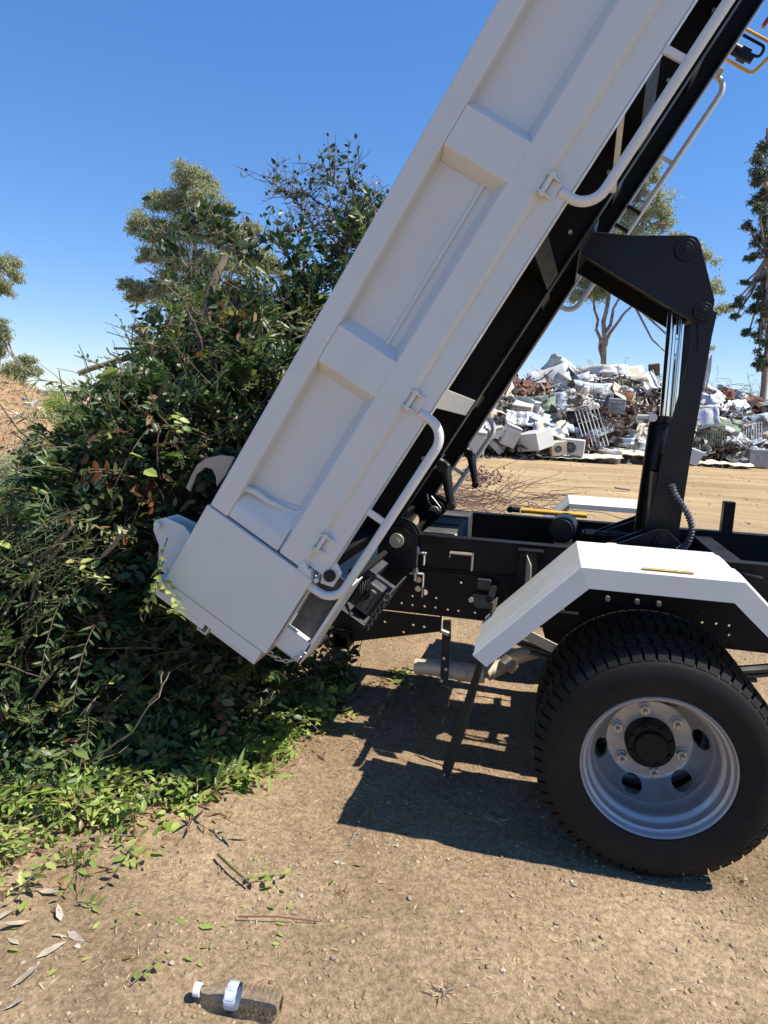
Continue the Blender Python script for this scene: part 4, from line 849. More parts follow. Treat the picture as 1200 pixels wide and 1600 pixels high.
# ---- litter on the ground in front of the pile
DEAD = bpy.data.materials['dead_leaf']
n = 4300; t = RNG.uniform(0, 1, n)**1.25; x = -3.2+2.15*t; y = foot(x)+.05-RNG.gamma(1.45, .155, n)*(1.25-.5*t); x += RNG.gamma(1.2, .05, n)*(t > .6)
ok = (vnoise(x/.16, y/.16, 55) > .30+.25*np.clip((foot(x)-y-.05)/.45, 0, 1.4)) & ~((x > -1.42) & (RNG.uniform(size=n) < .55)); x, y = x[ok], y[ok]; n = len(x)
P = np.stack([x, y, gh(x, y)+RNG.uniform(.002, .02, n)], -1); a = RNG.uniform(0, 6.28, n); D = np.stack([np.cos(a), np.sin(a), RNG.normal(0, .15, n)], -1)
V, F, kk = leaves(P, D, np.tile([0, 0, 1.], (n, 1))+RNG.normal(size=(n, 3))*.35, RNG.uniform(.022, .07, n), RNG.uniform(.25, .6, n), curl=.35); V[:, 2] = np.maximum(V[:, 2], gh(V[:, 0], V[:, 1])+.001)
npmesh('leaf_litter', V, F, LEAFL, attr=np.repeat(np.clip(RNG.beta(1.5, 1.6, n), 0, 1), kk), kind='stuff', label='fresh and browning leaves carpeting the dirt at the foot of the heap')
n = 2300; x = RNG.uniform(-2.8, -.9, n); y = foot(x)+.1-RNG.gamma(2, .17, n); P = np.stack([x, y, gh(x, y)+.004], -1); a = RNG.uniform(0, 6.28, n); D = np.stack([np.cos(a), np.sin(a), RNG.normal(0, .2, n)], -1)
V, F, kk = leaves(P, D, np.tile([0, 0, 1.], (n, 1))+RNG.normal(size=(n, 3))*.5, RNG.uniform(.012, .05, n), RNG.uniform(.15, .5, n), curl=.4); V[:, 2] = np.maximum(V[:, 2], gh(V[:, 0], V[:, 1])+.001)
npmesh('dry_leaf_litter', V, F, DEAD, attr=np.repeat(RNG.uniform(0, 1, n), kk), kind='stuff', label='dry brown leaf scraps mixed into the dirt by the heap')
def oneleaf(px, py, ang, L, wr, tint, lbl, grp, m=LEAFL, curl=.25, cat='leaf', name='fallen_leaf', lift=.004):
    p = atz(px, py); z = float(gh(p.x, p.y)); D = np.array([[math.cos(ang), math.sin(ang), .08]])
    V, F, kk = leaves(np.array([[p.x, p.y, z+lift]]), D, np.array([[random.gauss(0, .25), random.gauss(0, .25), 1.]]), [L], [wr], curl=curl); V[:, 2] = np.maximum(V[:, 2], gh(V[:, 0], V[:, 1])+.0015)
    return npmesh(name, V, F, m, attr=np.full(len(V), tint), origin=(p.x, p.y, z), label=lbl, cat=cat, group=grp, sm=True)
PALE = mat('bleached_gum_leaf', (.44, .39, .31), .6, col2=(.30, .25, .18), nscale=30)
for (x, y, a, L, w) in ((60, 1392, .1, .075, .28), (25, 1420, -1.9, .085, .3), (48, 1440, -2.2, .08, .26), (105, 1455, -.3, .07, .3), (95, 1440, 2.4, .06, .35), (55, 1500, 1.0, .08, .25), (15, 1548, 1.1, .08, .3), (5, 1585, .7, .06, .2), (30, 1478, 2.9, .05, .3), (80, 1462, .3, .05, .3)):
    oneleaf(x, y, a, L, w, 0, 'bleached long gum leaf lying at the lower left on the dirt', 'bleached gum leaves at the lower left', PALE, .5)
for (x, y, a, L, w, l) in ((525, 1355, 1.2, .07, .2, 'long pale dry leaf standing in the dirt near the shadow edge'), (520, 1348, .1, .045, .35, 'short pale curled dry leaf beside the longer one at the shadow edge'), (545, 1320, 1.3, .08, .18, 'pale leaf fragment pointing into the truck shadow')):
    oneleaf(x, y, a, L, w, 0, l, None, PALE, .5)
for (x, y, a, L, w, ti, l) in ((310, 1449, .15, .045, .35, .55, 'bright green narrow leaf lying alone in the middle foreground'), (275, 1441, .0, .03, .5, .3, 'dark green short leaf left of the bright narrow one'), (425, 1475, .4, .022, .6, .7, 'small bright green leaf fragment to the right on bare dirt'),
    (12, 1485, .1, .035, .5, .62, 'green leaf at the left edge among bleached leaves'), (235, 1333, .1, .05, .5, .6, 'large rounded light green leaf at the edge of the litter'), (75, 1530, 1.4, .03, .5, .65, 'upright green leaf near the lower left'), (190, 1500, .5, .03, .45, .97, 'rust brown curled leaf in the foreground dirt'), (405, 1385, .3, .05, .4, .6, 'green leaf of the small fallen sprig in the foreground')):
    oneleaf(x, y, a, L, w, ti, l, None)
for k in range(46):
    x = random.uniform(120, 620); y = random.uniform(1330, 1520)-max(0, x-300)*.25; oneleaf(x, y, random.uniform(0, 6.28), random.uniform(.012, .03), random.uniform(.25, .5), random.random(), 'small leaf scrap lying loose on the sunlit dirt', 'small leaf scraps on the open dirt')
def gsprig(px, py, L, nl, leafL, tint, lbl, name='fallen_sprig', wr=.45, ang=0., el=.15):
    p = atz(px, py); o = sprigs(np.array([[p.x, p.y, float(gh(p.x, p.y))+.01]]), np.array([[math.cos(ang), math.sin(ang), el]]), nl, np.array([L]), np.array([leafL]), wr, np.array([tint]), LEAFL, name, None, kind=None, cullit=False, droop=.2)
    return tag(o, lbl, 'sprig')
gsprig(375, 1380, .13, 7, .045, .55, 'small green sprig with a bare stem lying in the foreground dirt', ang=.6)
gsprig(205, 1545, .09, 6, .028, .4, 'little round-leaved sprig lying above the plastic bottle', wr=.8, ang=1.2)
gsprig(120, 1415, .08, 6, .04, .5, 'dark green sprig at the edge of the leaf litter, lower left', ang=.2)
gsprig(560, 1290, .12, 9, .03, .12, 'dark sprig with seed heads lying in the truck shadow', ang=1.2, el=.4)
m = MB(); a = [atz(372, 1436)+Vector((0, 0, .008)), atz(430, 1438)+Vector((0, 0, .012)), atz(498, 1443)+Vector((0, 0, .006))]; m.tube(a, [.0024, .002, .0013], 6); m.build('red_stick', mat('red_brown_twig', (.16, .05, .04), .6), None, a[1], label='thin dark red stick lying flat on the foreground dirt', cat='stick')
m = MB(); a = [atz(340, 1340)+Vector((0, 0, .012)), atz(362, 1362)+Vector((0, 0, .014)), atz(390, 1385)+Vector((0, 0, .01))]; m.tube(a, [.0045, .004, .003], 7); m.build('cut_stick', mat('green_stem', (.085, .085, .035), .5), None, a[1], label='short green cut stem lying at the edge of the leaf litter', cat='stick')
def tuft(px, py, n, L, lbl, name='dry_tuft', m=STRAW, ti=(.6, 1)):
    p = atz(px, py); z = float(gh(p.x, p.y)); a = RNG.uniform(0, 6.28, n); D = np.stack([np.cos(a), np.sin(a), RNG.uniform(.1, .9, n)], -1)
    V, F, kk = leaves(np.tile([p.x, p.y, z], (n, 1))+RNG.normal(size=(n, 3))*[.008, .008, .002], D, RNG.normal(size=(n, 3)), RNG.uniform(.5, 1, n)*L, .12, curl=.5); V[:, 2] = np.maximum(V[:, 2], z)
    npmesh(name, V, F, m, attr=np.repeat(RNG.uniform(ti[0], ti[1], n), kk), origin=(p.x, p.y, z), label=lbl, cat='dry grass')
tuft(1155, 1378, 22, .04, 'dry straw tuft on the dirt just right of the wheel'); tuft(535, 1395, 18, .035, 'brown dried flower head on the dirt in the middle foreground', m=DEAD, ti=(0, .6)); tuft(690, 1555, 26, .045, 'pale dried weed tuft at the bottom centre'); tuft(775, 1283, 20, .04, 'dry grass tuft in the shadow left of the wheel'); tuft(195, 1535, 8, .02, 'tiny brown husk above the plastic bottle', m=DEAD, ti=(0, .5))
# ---- crushed plastic bottle
BW = atz(322, 1566); BE = atz(432, 1585); bd = Vector((BE.x-BW.x, BE.y-BW.y, 0)); bl_ = bd.length; bd.normalize()
CLEAR = bpy.data.materials.new('clear_plastic'); CLEAR.use_nodes = True; cn = CLEAR.node_tree.nodes; cp = cn['Principled BSDF']; cp.inputs['Transmission Weight'].default_value = 1; cp.inputs['Roughness'].default_value = .06; cp.inputs['IOR'].default_value = 1.33; cp.inputs['Base Color'].default_value = (.95, .97, 1, 1)
bot = empty('plastic_bottle', (BW.x, BW.y, 0), 'clear empty plastic water bottle lying on its side with white cap', 'bottle')
def alongb(prof, n=28, sq=1.0):
    mb = MB(); N = bd.cross(Vector((0, 0, 1))); vs = []; fs = []; c0 = Vector((BW.x, BW.y, .031))
    for i, (d, r) in enumerate(prof):
        for k in range(n):
            t = 2*math.pi*k/n; vs.append(c0+bd*d+N*(r*math.cos(t))+Vector((0, 0, r*sq*math.sin(t))))
    for i in range(len(prof)-1):
        for k in range(n): l = (k+1) % n; fs.append((i*n+k, i*n+l, (i+1)*n+l, (i+1)*n+k))
    mb.add(vs, fs); return mb
pr = [(-.012, .011), (.0, .011), (.004, .013), (.02, .02), (.04, .029), (.052, .030)]
for i in range(11): pr += [(.058+i*.0115, .0262 if i > 2 else .0292), (.063+i*.0115, .0305)]
pr += [(.185, .028), (.19, .02), (.188, .004)]
bb_ = alongb(pr).build('bottle_body', CLEAR, bot, None); sdm = bb_.modifiers.new('solid', 'SOLIDIFY'); sdm.thickness = .0012
alongb([(-.030, .004), (-.030, .0145), (-.029, .0155), (-.014, .0155), (-.013, .0145), (-.013, .004)]).build('cap', mat('white_cap', (.8, .8, .8), .4), bot, None)
alongb([(.056, .0309), (.082, .0309)]).build('label_band', mat('printed_label', (.6, .66, .78), .4, col2=(.25, .3, .45), nscale=40), bot, None)
bc = MB(); N_ = bd.cross(Vector((0, 0, 1))); c0 = Vector((BW.x, BW.y, .031))
if N_.y > 0: N_ = -N_
for k in range(15):
    d = .056+.0016*k; w = .0008 if k % 3 else .0013
    q = [c0+bd*(d+s*w)+(N_*math.cos(t)+Vector((0, 0, math.sin(t))))*.0313 for s, t in ((0, .35), (1, .35), (1, 1.1), (0, 1.1))]; bc.add(q, [(0, 1, 2, 3)])
q = [c0+bd*d+(N_*math.cos(t)+Vector((0, 0, math.sin(t))))*.0311 for d, t in ((.054, .3), (.083, .3), (.083, 1.15), (.054, 1.15))]; bw = MB(); bw.add(q, [(0, 1, 2, 3)]); bw.build('barcode_patch', mat('label_white', (.8, .8, .8), .5), bot, None); bc.build('barcode_bars', INK, bot, None)

# ================================================================= SCRAP HEAP ACROSS THE YARD
core_px = [(-7, .2), (-5, 1.2), (-3.6, 2.1), (-2.9, 2.6), (-1.8, 2.65), (-.8, 2.9), (0, 2.95), (1, 3.0), (2.6, 2.95), (3.5, 2.7), (4.6, 2.5), (5.6, 2.45), (6.6, 2.2), (8, 2.0), (10, 1.6), (13, .6)]
def hcrest(x): return np.interp(x, [p[0] for p in core_px], [p[1] for p in core_px])
def hfoot(x): return 22.6+.42*(x+3)*.85
def hsurf(x, t):          # t 0 at the near foot .. 1 at the crest
    yf = hfoot(x); return np.stack([x, yf+3.6*t, hcrest(x)*np.sin(t*np.pi/2)**.8], -1)
xs = np.linspace(-7.5, 14, 160); ts = np.linspace(0, 2, 60); XA, TA = np.meshgrid(xs, ts); yf = hfoot(XA); Z = hcrest(XA)*np.abs(np.sin(np.clip(TA, 0, 2)*np.pi/2))**.8
Yc = yf+.5+3.6*TA+.6*(vnoise(XA*1.3, TA*4, 61)-.5); Z = Z-.12+.5*(vnoise(XA*1.4, TA*3, 62)-.5)*np.sin(TA*np.pi/2)+.25*(vnoise(XA*4, TA*9, 63)-.5)-.1; ii = np.arange(XA.size).reshape(XA.shape)
heapc = npmesh('scrap_heap_core', np.stack([XA, Yc, Z], -1), np.stack([ii[:-1, :-1], ii[:-1, 1:], ii[1:, 1:], ii[1:, :-1]], -1).reshape(-1, 4), mat('tangled_scrap', (.035, .028, .022), .9, col2=(.13, .09, .06), nscale=3, bump=1, bscale=12, bdist=.1), kind='stuff', label='dark tangle of wire, dirt and scrap inside the heap')
SM = {k: mat('scrap_'+k, c, r, metal=mt, wear=(w, .5, 2.2), bump=.3, bscale=6, bdist=.03) for k, c, r, mt, w in (
    ('white', (.49, .50, .49), .45, 0, (.45, .36, .26)), ('pale_blue', (.38, .44, .50), .45, 0, (.4, .35, .3)), ('grey', (.32, .33, .34), .5, .2, (.25, .2, .15)), ('zinc', (.5, .52, .53), .4, .6, (.35, .27, .2)), ('cream', (.62, .56, .43), .6, 0, (.4, .3, .2)),
    ('green', (.16, .22, .14), .55, 0, (.3, .25, .18)), ('rust', (.20, .075, .04), .9, 0, (.1, .05, .03)), ('dark', (.035, .037, .045), .6, 0, (.15, .12, .1)), ('brown', (.16, .09, .06), .8, 0, (.3, .22, .15)), ('straw', (.40, .30, .18), .9, 0, (.2, .13, .08)))}
def rotm(rz, ry=0, rx=0): return Matrix.Rotation(rz, 3, 'Z') @ Matrix.Rotation(ry, 3, 'Y') @ Matrix.Rotation(rx, 3, 'X')
def sheet_me(w, h, mt, amp=.12, nx_=7, ny_=6, corr=0):
    if corr: nx_ = corr*4
    V = []; r = random.random()*50
    for j in range(ny_+1):
        for i in range(nx_+1):
            u, v = i/nx_-.5, j/ny_-.5; z = amp*(float(vnoise(np.array(u*3+r), np.array(v*3+r), 5))-.5)*2+amp*.6*(float(vnoise(np.array(u*7+r), np.array(v*6), 6))-.5)*2
            if corr: z += .018*math.cos(i*math.pi/2)
            V.append((u*w+(.02*math.sin(9*v+r)), v*h+.03*math.sin(7*u+r), z))
    F = [(j*(nx_+1)+i, j*(nx_+1)+i+1, (j+1)*(nx_+1)+i+1, (j+1)*(nx_+1)+i) for j in range(ny_) for i in range(nx_)]
    me = bpy.data.meshes.new('sheet'); me.from_pydata(V, [], F); me.materials.append(mt); smooth(me, 25); return me
def put(name, me, loc, R_, lbl, cat, grp=None, sol=.01, sc=1.0):
    o = bpy.data.objects.new(name, me); link(o, None, loc); o.rotation_euler = R_.to_euler(); o.scale = (sc,)*3
    if sol: s = o.modifiers.new('solid', 'SOLIDIFY'); s.thickness = sol
    return tag(o, lbl, cat, grp)
def hp_(px, py, off=0.):      # a point on the heap face seen at this pixel
    lo, hi = 20.0, 34.0
    for _ in range(40):
        mid = (lo+hi)/2; p = at(px, py, mid); yf = float(hfoot(p.x)); t = min(max((p.y-yf)/3.6, 0), 1); z = float(hcrest(p.x))*math.sin(t*math.pi/2)**.8
        if p.z > z and p.y < yf+3.6: lo = mid
        else: hi = mid
    return at(px, py, lo-.25-off)
CAMZ = math.atan2(-CF.x, CF.y)
def box_item(name, px, py, size, rot, mk, lbl, cat, off=0., door=True, fan=False, dark=False):
    c = hp_(px, py, off); R_ = rotm(*rot); e = empty(name, c, lbl, cat); w, d, h = size
    def L(p): return c+R_ @ Vector(p)
    m = MB(); m.box((-w/2, -d/2, -h/2), (w/2, d/2, h/2), lambda *p: L(p)); b = m.build('cabinet', SM[mk], e, c, bevel=.02)
    if door:
        m = MB(); m.box((-w/2+.02, -d/2-.02, -h/2+.03), (w/2-.02, -d/2-.002, h/2-.12), lambda *p: L(p)); m.build('door', SM[mk], e, c, bevel=.012)
        m = MB(); m.box((-w/2+.02, -d/2-.015, h/2-.10), (w/2-.02, -d/2-.002, h/2-.02), lambda *p: L(p)); m.build('control_panel', SM['grey'], e, c, bevel=.005)
    if fan:
        m = MB(); m.tube([L((.0+.62*w/2*math.cos(a)*.8-.05, -d/2-.03, .62*w/2*math.sin(a)*.8)) for a in [i*math.pi/12 for i in range(24)]], .012, 6, closed=True); m.build('fan_ring', SM['grey'], e, c)
        m = MB(); m.tube([L((-.05, -d/2-.005, 0)), L((-.05, -d/2-.02, 0))], w*.22, 20); m.build('fan_opening', SM['dark'], e, c)
        for k in range(4):
            m = MB(); m.tube([L((-.05+w*.22*math.cos(k*.785), -d/2-.035, w*.22*math.sin(k*.785))), L((-.05-w*.22*math.cos(k*.785), -d/2-.035, -w*.22*math.sin(k*.785)))], .006, 5); m.build('grille_wire', SM['grey'], e, c)
    return e
cz_rot = .15
box_item('freezer', 835, 688, (1.05, .8, .62), (-.75, -.12, .25), 'white', 'large white chest freezer lying at the foot of the scrap heap', 'freezer', .6, door=False)
box_item('washing_machine', 797, 680, (.55, .55, .75), (.3, .35, .15), 'white', 'white washing machine tipped against the chest freezer, on its left', 'washing machine', .5)
box_item('air_conditioner', 894, 698, (.85, .38, .55), (-.1, .05, .1), 'white', 'white air conditioner unit with a round fan at the foot of the heap', 'air conditioner', .6, door=False, fan=True)
box_item('air_conditioner', 872, 700, (.55, .35, .5), (.25, -.2, .1), 'cream', 'cream fan unit tucked left of the white air conditioner', 'air conditioner', .5, door=False, fan=True)
box_item('fridge', 742, 690, (.75, .6, .8), (.1, .1, .1), 'white', 'white fridge at the far left end, seen beside the grey guard rail', 'fridge', .5)
box_item('small_box', 776, 675, (.5, .5, .35), (.2, -.3, .1), 'white', 'low white appliance left of the tipped washing machine', 'appliance', .5)
box_item('dryer', 962, 634, (.62, .5, .55), (.1, .05, .05), 'pale_blue', 'pale blue square appliance half way up the heap', 'dryer', .3, fan=False)
box_item('cabinet', 1188, 716, (.75, .5, .65), (-.1, .0, .0), 'grey', 'grey steel cabinet standing at the right foot of the heap', 'cabinet', .8)
box_item('cooker', 818, 640, (.75, .6, .5), (-.2, .1, .35), 'cream', 'cream cooker with a white lid behind the chest freezer', 'cooker', .2)
box_item('cistern', 1080, 712, (.6, .4, .55), (.3, .3, .2), 'pale_blue', 'crumpled pale blue tank at the foot, right of the hoist', 'tank', .5, door=False)
box_item('office_chair_seat', 1022, 578, (.42, .2, .5), (.1, -.15, .2), 'brown', 'brown padded seat standing on top of the heap', 'seat', 0, door=False)
box_item('chipboard_box', 1127, 616, (.5, .3, .3), (.2, .78, .0), 'dark', 'dark box standing on its corner on the heap top at right', 'box', 0, door=False)
SH = [('mattress_cover', 862, 606, 1.6, 1.7, (.1, -.3, 1.2), 'white', .12, 'white torn sheet standing up on the left of the heap top', 0, 'sheet'),
      ('bath_panel', 910, 616, 2.1, 1.1, (.05, .05, 1.2), 'pale_blue', .10, 'wide bluish white panel across the upper middle of the heap', 0, 'panel'),
      ('roof_sheet', 813, 632, 2.6, .7, (.05, -.08, 1.0), 'green', .05, 'long green roofing sheet sagging on the left of the heap', 0, 'roofing sheet'),
      ('door_panel', 800, 612, 1.6, .6, (.1, .30, .6), 'white', .04, 'grey white door panel slanting above the green roofing sheet', 0, 'panel'),
      ('crumpled_sheet', 862, 665, 1.3, 1.2, (.2, .4, .9), 'pale_blue', .22, 'crumpled pale blue sheet draped behind the chest freezer', 0, 'sheet'),
      ('crumpled_sheet', 745, 655, 1.0, .8, (.2, .2, .9), 'zinc', .2, 'shiny crushed foil sheet at the far left of the heap', 0, 'sheet'),
      ('roof_sheet', 905, 712, 2.9, .9, (.03, -.03, .12), 'cream', .04, 'long cream corrugated sheet flat on the ground before the air conditioners', 7, 'roofing sheet'),
      ('roof_sheet', 990, 706, 3.0, .9, (-.1, .05, .2), 'cream', .05, 'pale corrugated sheet lying at the foot of the heap, centre', 7, 'roofing sheet'),
      ('roof_sheet', 1105, 722, 3.0, .8, (-.05, .02, .12), 'cream', .05, 'corrugated sheet flat on the ground at the foot, right of the hoist', 7, 'roofing sheet'),
      ('roof_sheet', 1097, 590, .55, 1.9, (.05, .05, 1.5), 'white', .02, 'upright white ribbed sheet on top of the heap right of the hoist', 5, 'roofing sheet'),
      ('roof_sheet', 985, 605, 2.0, 1.0, (.1, -.35, .8), 'zinc', .08, 'grey corrugated sheet sloping down from the heap crest', 8, 'roofing sheet'),
      ('box_lid', 975, 585, 1.6, .7, (.1, -.18, .9), 'cream', .03, 'cream box lid slanting on the crest of the heap', 0, 'panel'),
      ('box_lid', 1000, 600, 1.5, .5, (.0, -.1, .9), 'white', .06, 'white slab on the crest just left of the hoist', 0, 'panel'),
      ('roof_sheet', 1145, 615, 1.3, .5, (.1, .35, .9), 'white', .08, 'white bent guttering sheet near the right crest', 0, 'sheet'),
      ('roof_sheet', 1120, 640, 1.2, .5, (-.1, .35, .9), 'white', .06, 'second white ribbed sheet below the bent guttering', 5, 'roofing sheet'),
      ('roof_sheet', 1190, 688, .8, 1.3, (.1, .25, 1.2), 'cream', .03, 'cream ribbed panel leaning at the right edge of the heap', 5, 'roofing sheet'),
      ('roof_sheet', 1008, 680, .7, .9, (.1, .3, 1.1), 'cream', .03, 'small cream ribbed panel directly left of the hoist', 5, 'roofing sheet'),
      ('roof_sheet', 1115, 662, 1.9, .7, (-.1, .12, .9), 'green', .08, 'dark green crumpled sheeting right of the hoist', 0, 'sheet'),
      ('bent_lid', 935, 582, 1.4, .6, (.1, -.25, .7), 'zinc', .15, 'bent tin lid with a dark end on the heap crest below the gum trunk', 0, 'sheet'),
      ('rusty_tank', 1180, 628, 1.4, .7, (-.1, .25, .7), 'rust', .12, 'rusty folded tank plate at the right crest', 0, 'sheet')]
for nm, px, py, w, h, rot, mk, amp, lbl, corr, cat in SH:
    put(nm, sheet_me(w, h, SM[mk], amp, corr=corr), hp_(px, py, .35 if py > 700 else .15), rotm(rot[0], rot[1], rot[2]), lbl, cat, sol=.015)
# slatted frames: posts and slats
def grate(px, py, w, h, rot, mk, lbl, nb, cat='frame', off=.3):
    c = hp_(px, py, off); R_ = rotm(*rot); e = empty('slatted_frame', c, lbl, cat)
    for k in range(nb):
        m = MB(); x = -w/2+w*k/(nb-1); m.bar(c+R_ @ Vector((x, 0, -h/2)), c+R_ @ Vector((x, 0, h/2)), .03, .03); m.build('slat', SM[mk], e, c)
    for z in (-h/2, -h/6, h/6, h/2): m = MB(); m.bar(c+R_ @ Vector((-w/2, .03, z)), c+R_ @ Vector((w/2, .03, z)), .03, .03); m.build('cross_rail', SM[mk], e, c)
grate(924, 668, .8, 1.6, (.1, -.32, -.3), 'white', 'white slatted metal frame leaning on the heap above the air conditioner', 7)
grate(1105, 680, 1.3, .7, (.2, .1, -.3), 'green', 'green wire cage crushed into the heap right of the hoist', 16, 'cage')
grate(1160, 675, 1.3, .8, (-.1, -.05, -.3), 'zinc', 'grey mesh cage panel at the right of the heap', 16, 'cage')
# pieces that nothing tells apart, one group per kind
kinds = [('crumpled_white_sheet', 'white', 'crumpled white metal sheet piled on the scrap heap', 'crumpled white sheets on the scrap heap', 27), ('crumpled_grey_sheet', 'zinc', 'crumpled grey metal sheet piled on the scrap heap', 'crumpled grey sheets on the scrap heap', 34),
         ('rusty_scrap_plate', 'rust', 'rusty bent plate piled on the scrap heap', 'rusty plates on the scrap heap', 13), ('dark_scrap_plate', 'dark', 'dark bent panel piled on the scrap heap', 'dark panels on the scrap heap', 34), ('cream_board', 'cream', 'cream coloured board piled on the scrap heap', 'cream boards on the scrap heap', 26), ('pale_blue_sheet', 'pale_blue', 'pale blue bent sheet piled on the scrap heap', 'pale blue sheets on the scrap heap', 20)]
for nm, mk, lbl, grp, n in kinds:
    ms = [sheet_me(random.uniform(.8, 1.9), random.uniform(.3, .8), SM[mk], random.uniform(.03, .14), 6, 5, corr=random.choice([0, 0, 0, 5])) for _ in range(6)]
    for k in range(n):
        x = random.uniform(-3.4, 9.0) if k % 6 else random.uniform(-6.5, -3.4); t = random.random()**.9; p = hsurf(np.array(x), np.array(t)); f = np.array([0, -.25, .15])
        zx = 'at the left end' if x < -1.6 else 'below the gum trunk' if x < 1.6 else 'just left of the hoist' if x < 3.6 else 'right of the hoist' if x < 7 else 'beyond the right edge'
        zt = 'near the foot' if t < .33 else 'half way up' if t < .66 else 'near the crest'
        put(nm, ms[k % 6], Vector(p+f+RNG.normal(size=3)*.1), rotm(random.uniform(-.6, .6), random.gauss(0, .35), random.gauss(.8, .35)), lbl.replace('piled on the scrap heap', zt+' of the scrap heap, '+zx), 'scrap sheet', grp, sol=.012, sc=random.uniform(.6, 1.35))
for k in range(60):
    x = random.uniform(-3.4, 9); t = random.random(); p = Vector(hsurf(np.array(x), np.array(t)))+Vector((0, -.35, .2)); d = Vector((random.gauss(0, 1), random.gauss(-.1, .3), random.gauss(.1, .5))).normalized()*random.uniform(.4, 1.3)
    m = MB(); q = p+d*.5+Vector((0, -.05, random.gauss(0, .12))); m.tube([p, q, p+d], random.choice([.012, .018, .025]), 5); mk = random.choice(['zinc', 'white', 'rust', 'dark', 'cream']); m.build('scrap_pipe', SM[mk], None, p, label={'zinc': 'bare metal', 'white': 'white', 'rust': 'rusty', 'dark': 'dark', 'cream': 'cream'}[mk]+' pipe or rod sticking out of the scrap heap', cat='pipe', group={'zinc': 'bare metal', 'white': 'white', 'rust': 'rusty', 'dark': 'dark', 'cream': 'cream'}[mk]+' pipes in the scrap heap')
# small debris as stuff: chips and wire tangles
n = 5200; x = RNG.uniform(-6.5, 10, n); t = RNG.uniform(0, 1, n)**1.15; P = hsurf(x, t)+[0, -.18, .1]+RNG.normal(size=(n, 3))*.13; P[:, 2] = np.maximum(P[:, 2], .02)
V, F, kk = leaves(P, RNG.normal(size=(n, 3)), RNG.normal(size=(n, 3)), RNG.uniform(.08, .42, n), RNG.uniform(.15, .9, n), fold=.6); DEB = mat('debris', (.3, .3, .3), .6, tint=[(0, (.02, .02, .022)), (.35, (.09, .05, .03)), (.6, (.20, .16, .12)), (.8, (.33, .30, .25)), (.93, (.55, .55, .53)), (1, (.42, .48, .55))])
npmesh('small_scrap', V, F, DEB, attr=np.repeat(RNG.uniform(0, 1, n), kk), kind='stuff', label='countless small scraps of metal and plastic over the heap')
def tangle(px, py, r, n, ti, lbl, off=.3, Y=None, K=9):
    c = hp_(px, py, off) if Y is None else at(px, py, Y); P = np.cumsum(RNG.normal(size=(n, K, 3))*[r*.22, r*.1, r*.17], axis=1)+np.array(c)+RNG.normal(size=(n, 1, 3))*[r*.5, r*.2, r*.3]
    V, F = tubes(P, np.full((n, K), .007)); npmesh('wire_tangle', V, F, TWIG if ti < 0 else DEB, attr=np.full(len(V), abs(ti)), kind='stuff', label=lbl)
tangle(900, 640, .9, 60, .3, 'rusty wire tangle in the middle of the heap'); tangle(960, 660, 1.0, 80, .28, 'brown wire tangle under the pale blue appliance'); tangle(1105, 625, .8, 70, .3, 'rusty springs beside the upright ribbed sheet'); tangle(1160, 640, 1.0, 120, .5, 'pale dry wire and straw tangle at the right crest'); tangle(1150, 700, .9, 80, .25, 'dark wire tangle at the right foot of the heap'); tangle(945, 605, .7, 70, .45, 'coil of grey wire near the crest'); tangle(770, 650, .7, 60, .45, 'wire tangle at the left end of the heap'); tangle(1020, 600, .6, 50, .4, 'straw coloured tangle below the brown seat')
m = MB()
for k in range(9): m.tube([hp_(938, 618, .4)+Vector((r_*math.cos(a), -.03*k, r_*.6*math.sin(a))) for r_ in [.18+.035*k] for a in [i*math.pi/10 for i in range(20)]], .012, 5, closed=True)
m.build('wire_coil', SM['zinc'], None, hp_(938, 618, .4), label='round coil of grey wire lying near the heap crest', cat='wire coil')
# rubble apron along the foot
n = 900; x = RNG.uniform(-7, 10, n); y = hfoot(x)+RNG.normal(-.1, .35, n); P = np.stack([x, y, gh(x, y)+.02], -1); V, F, T = rocks(P, RNG.uniform(.02, .10, n)); npmesh('rubble_apron', V, F, DEB, attr=T*.8+.1, kind='stuff', label='broken rubble strewn along the foot of the scrap heap')

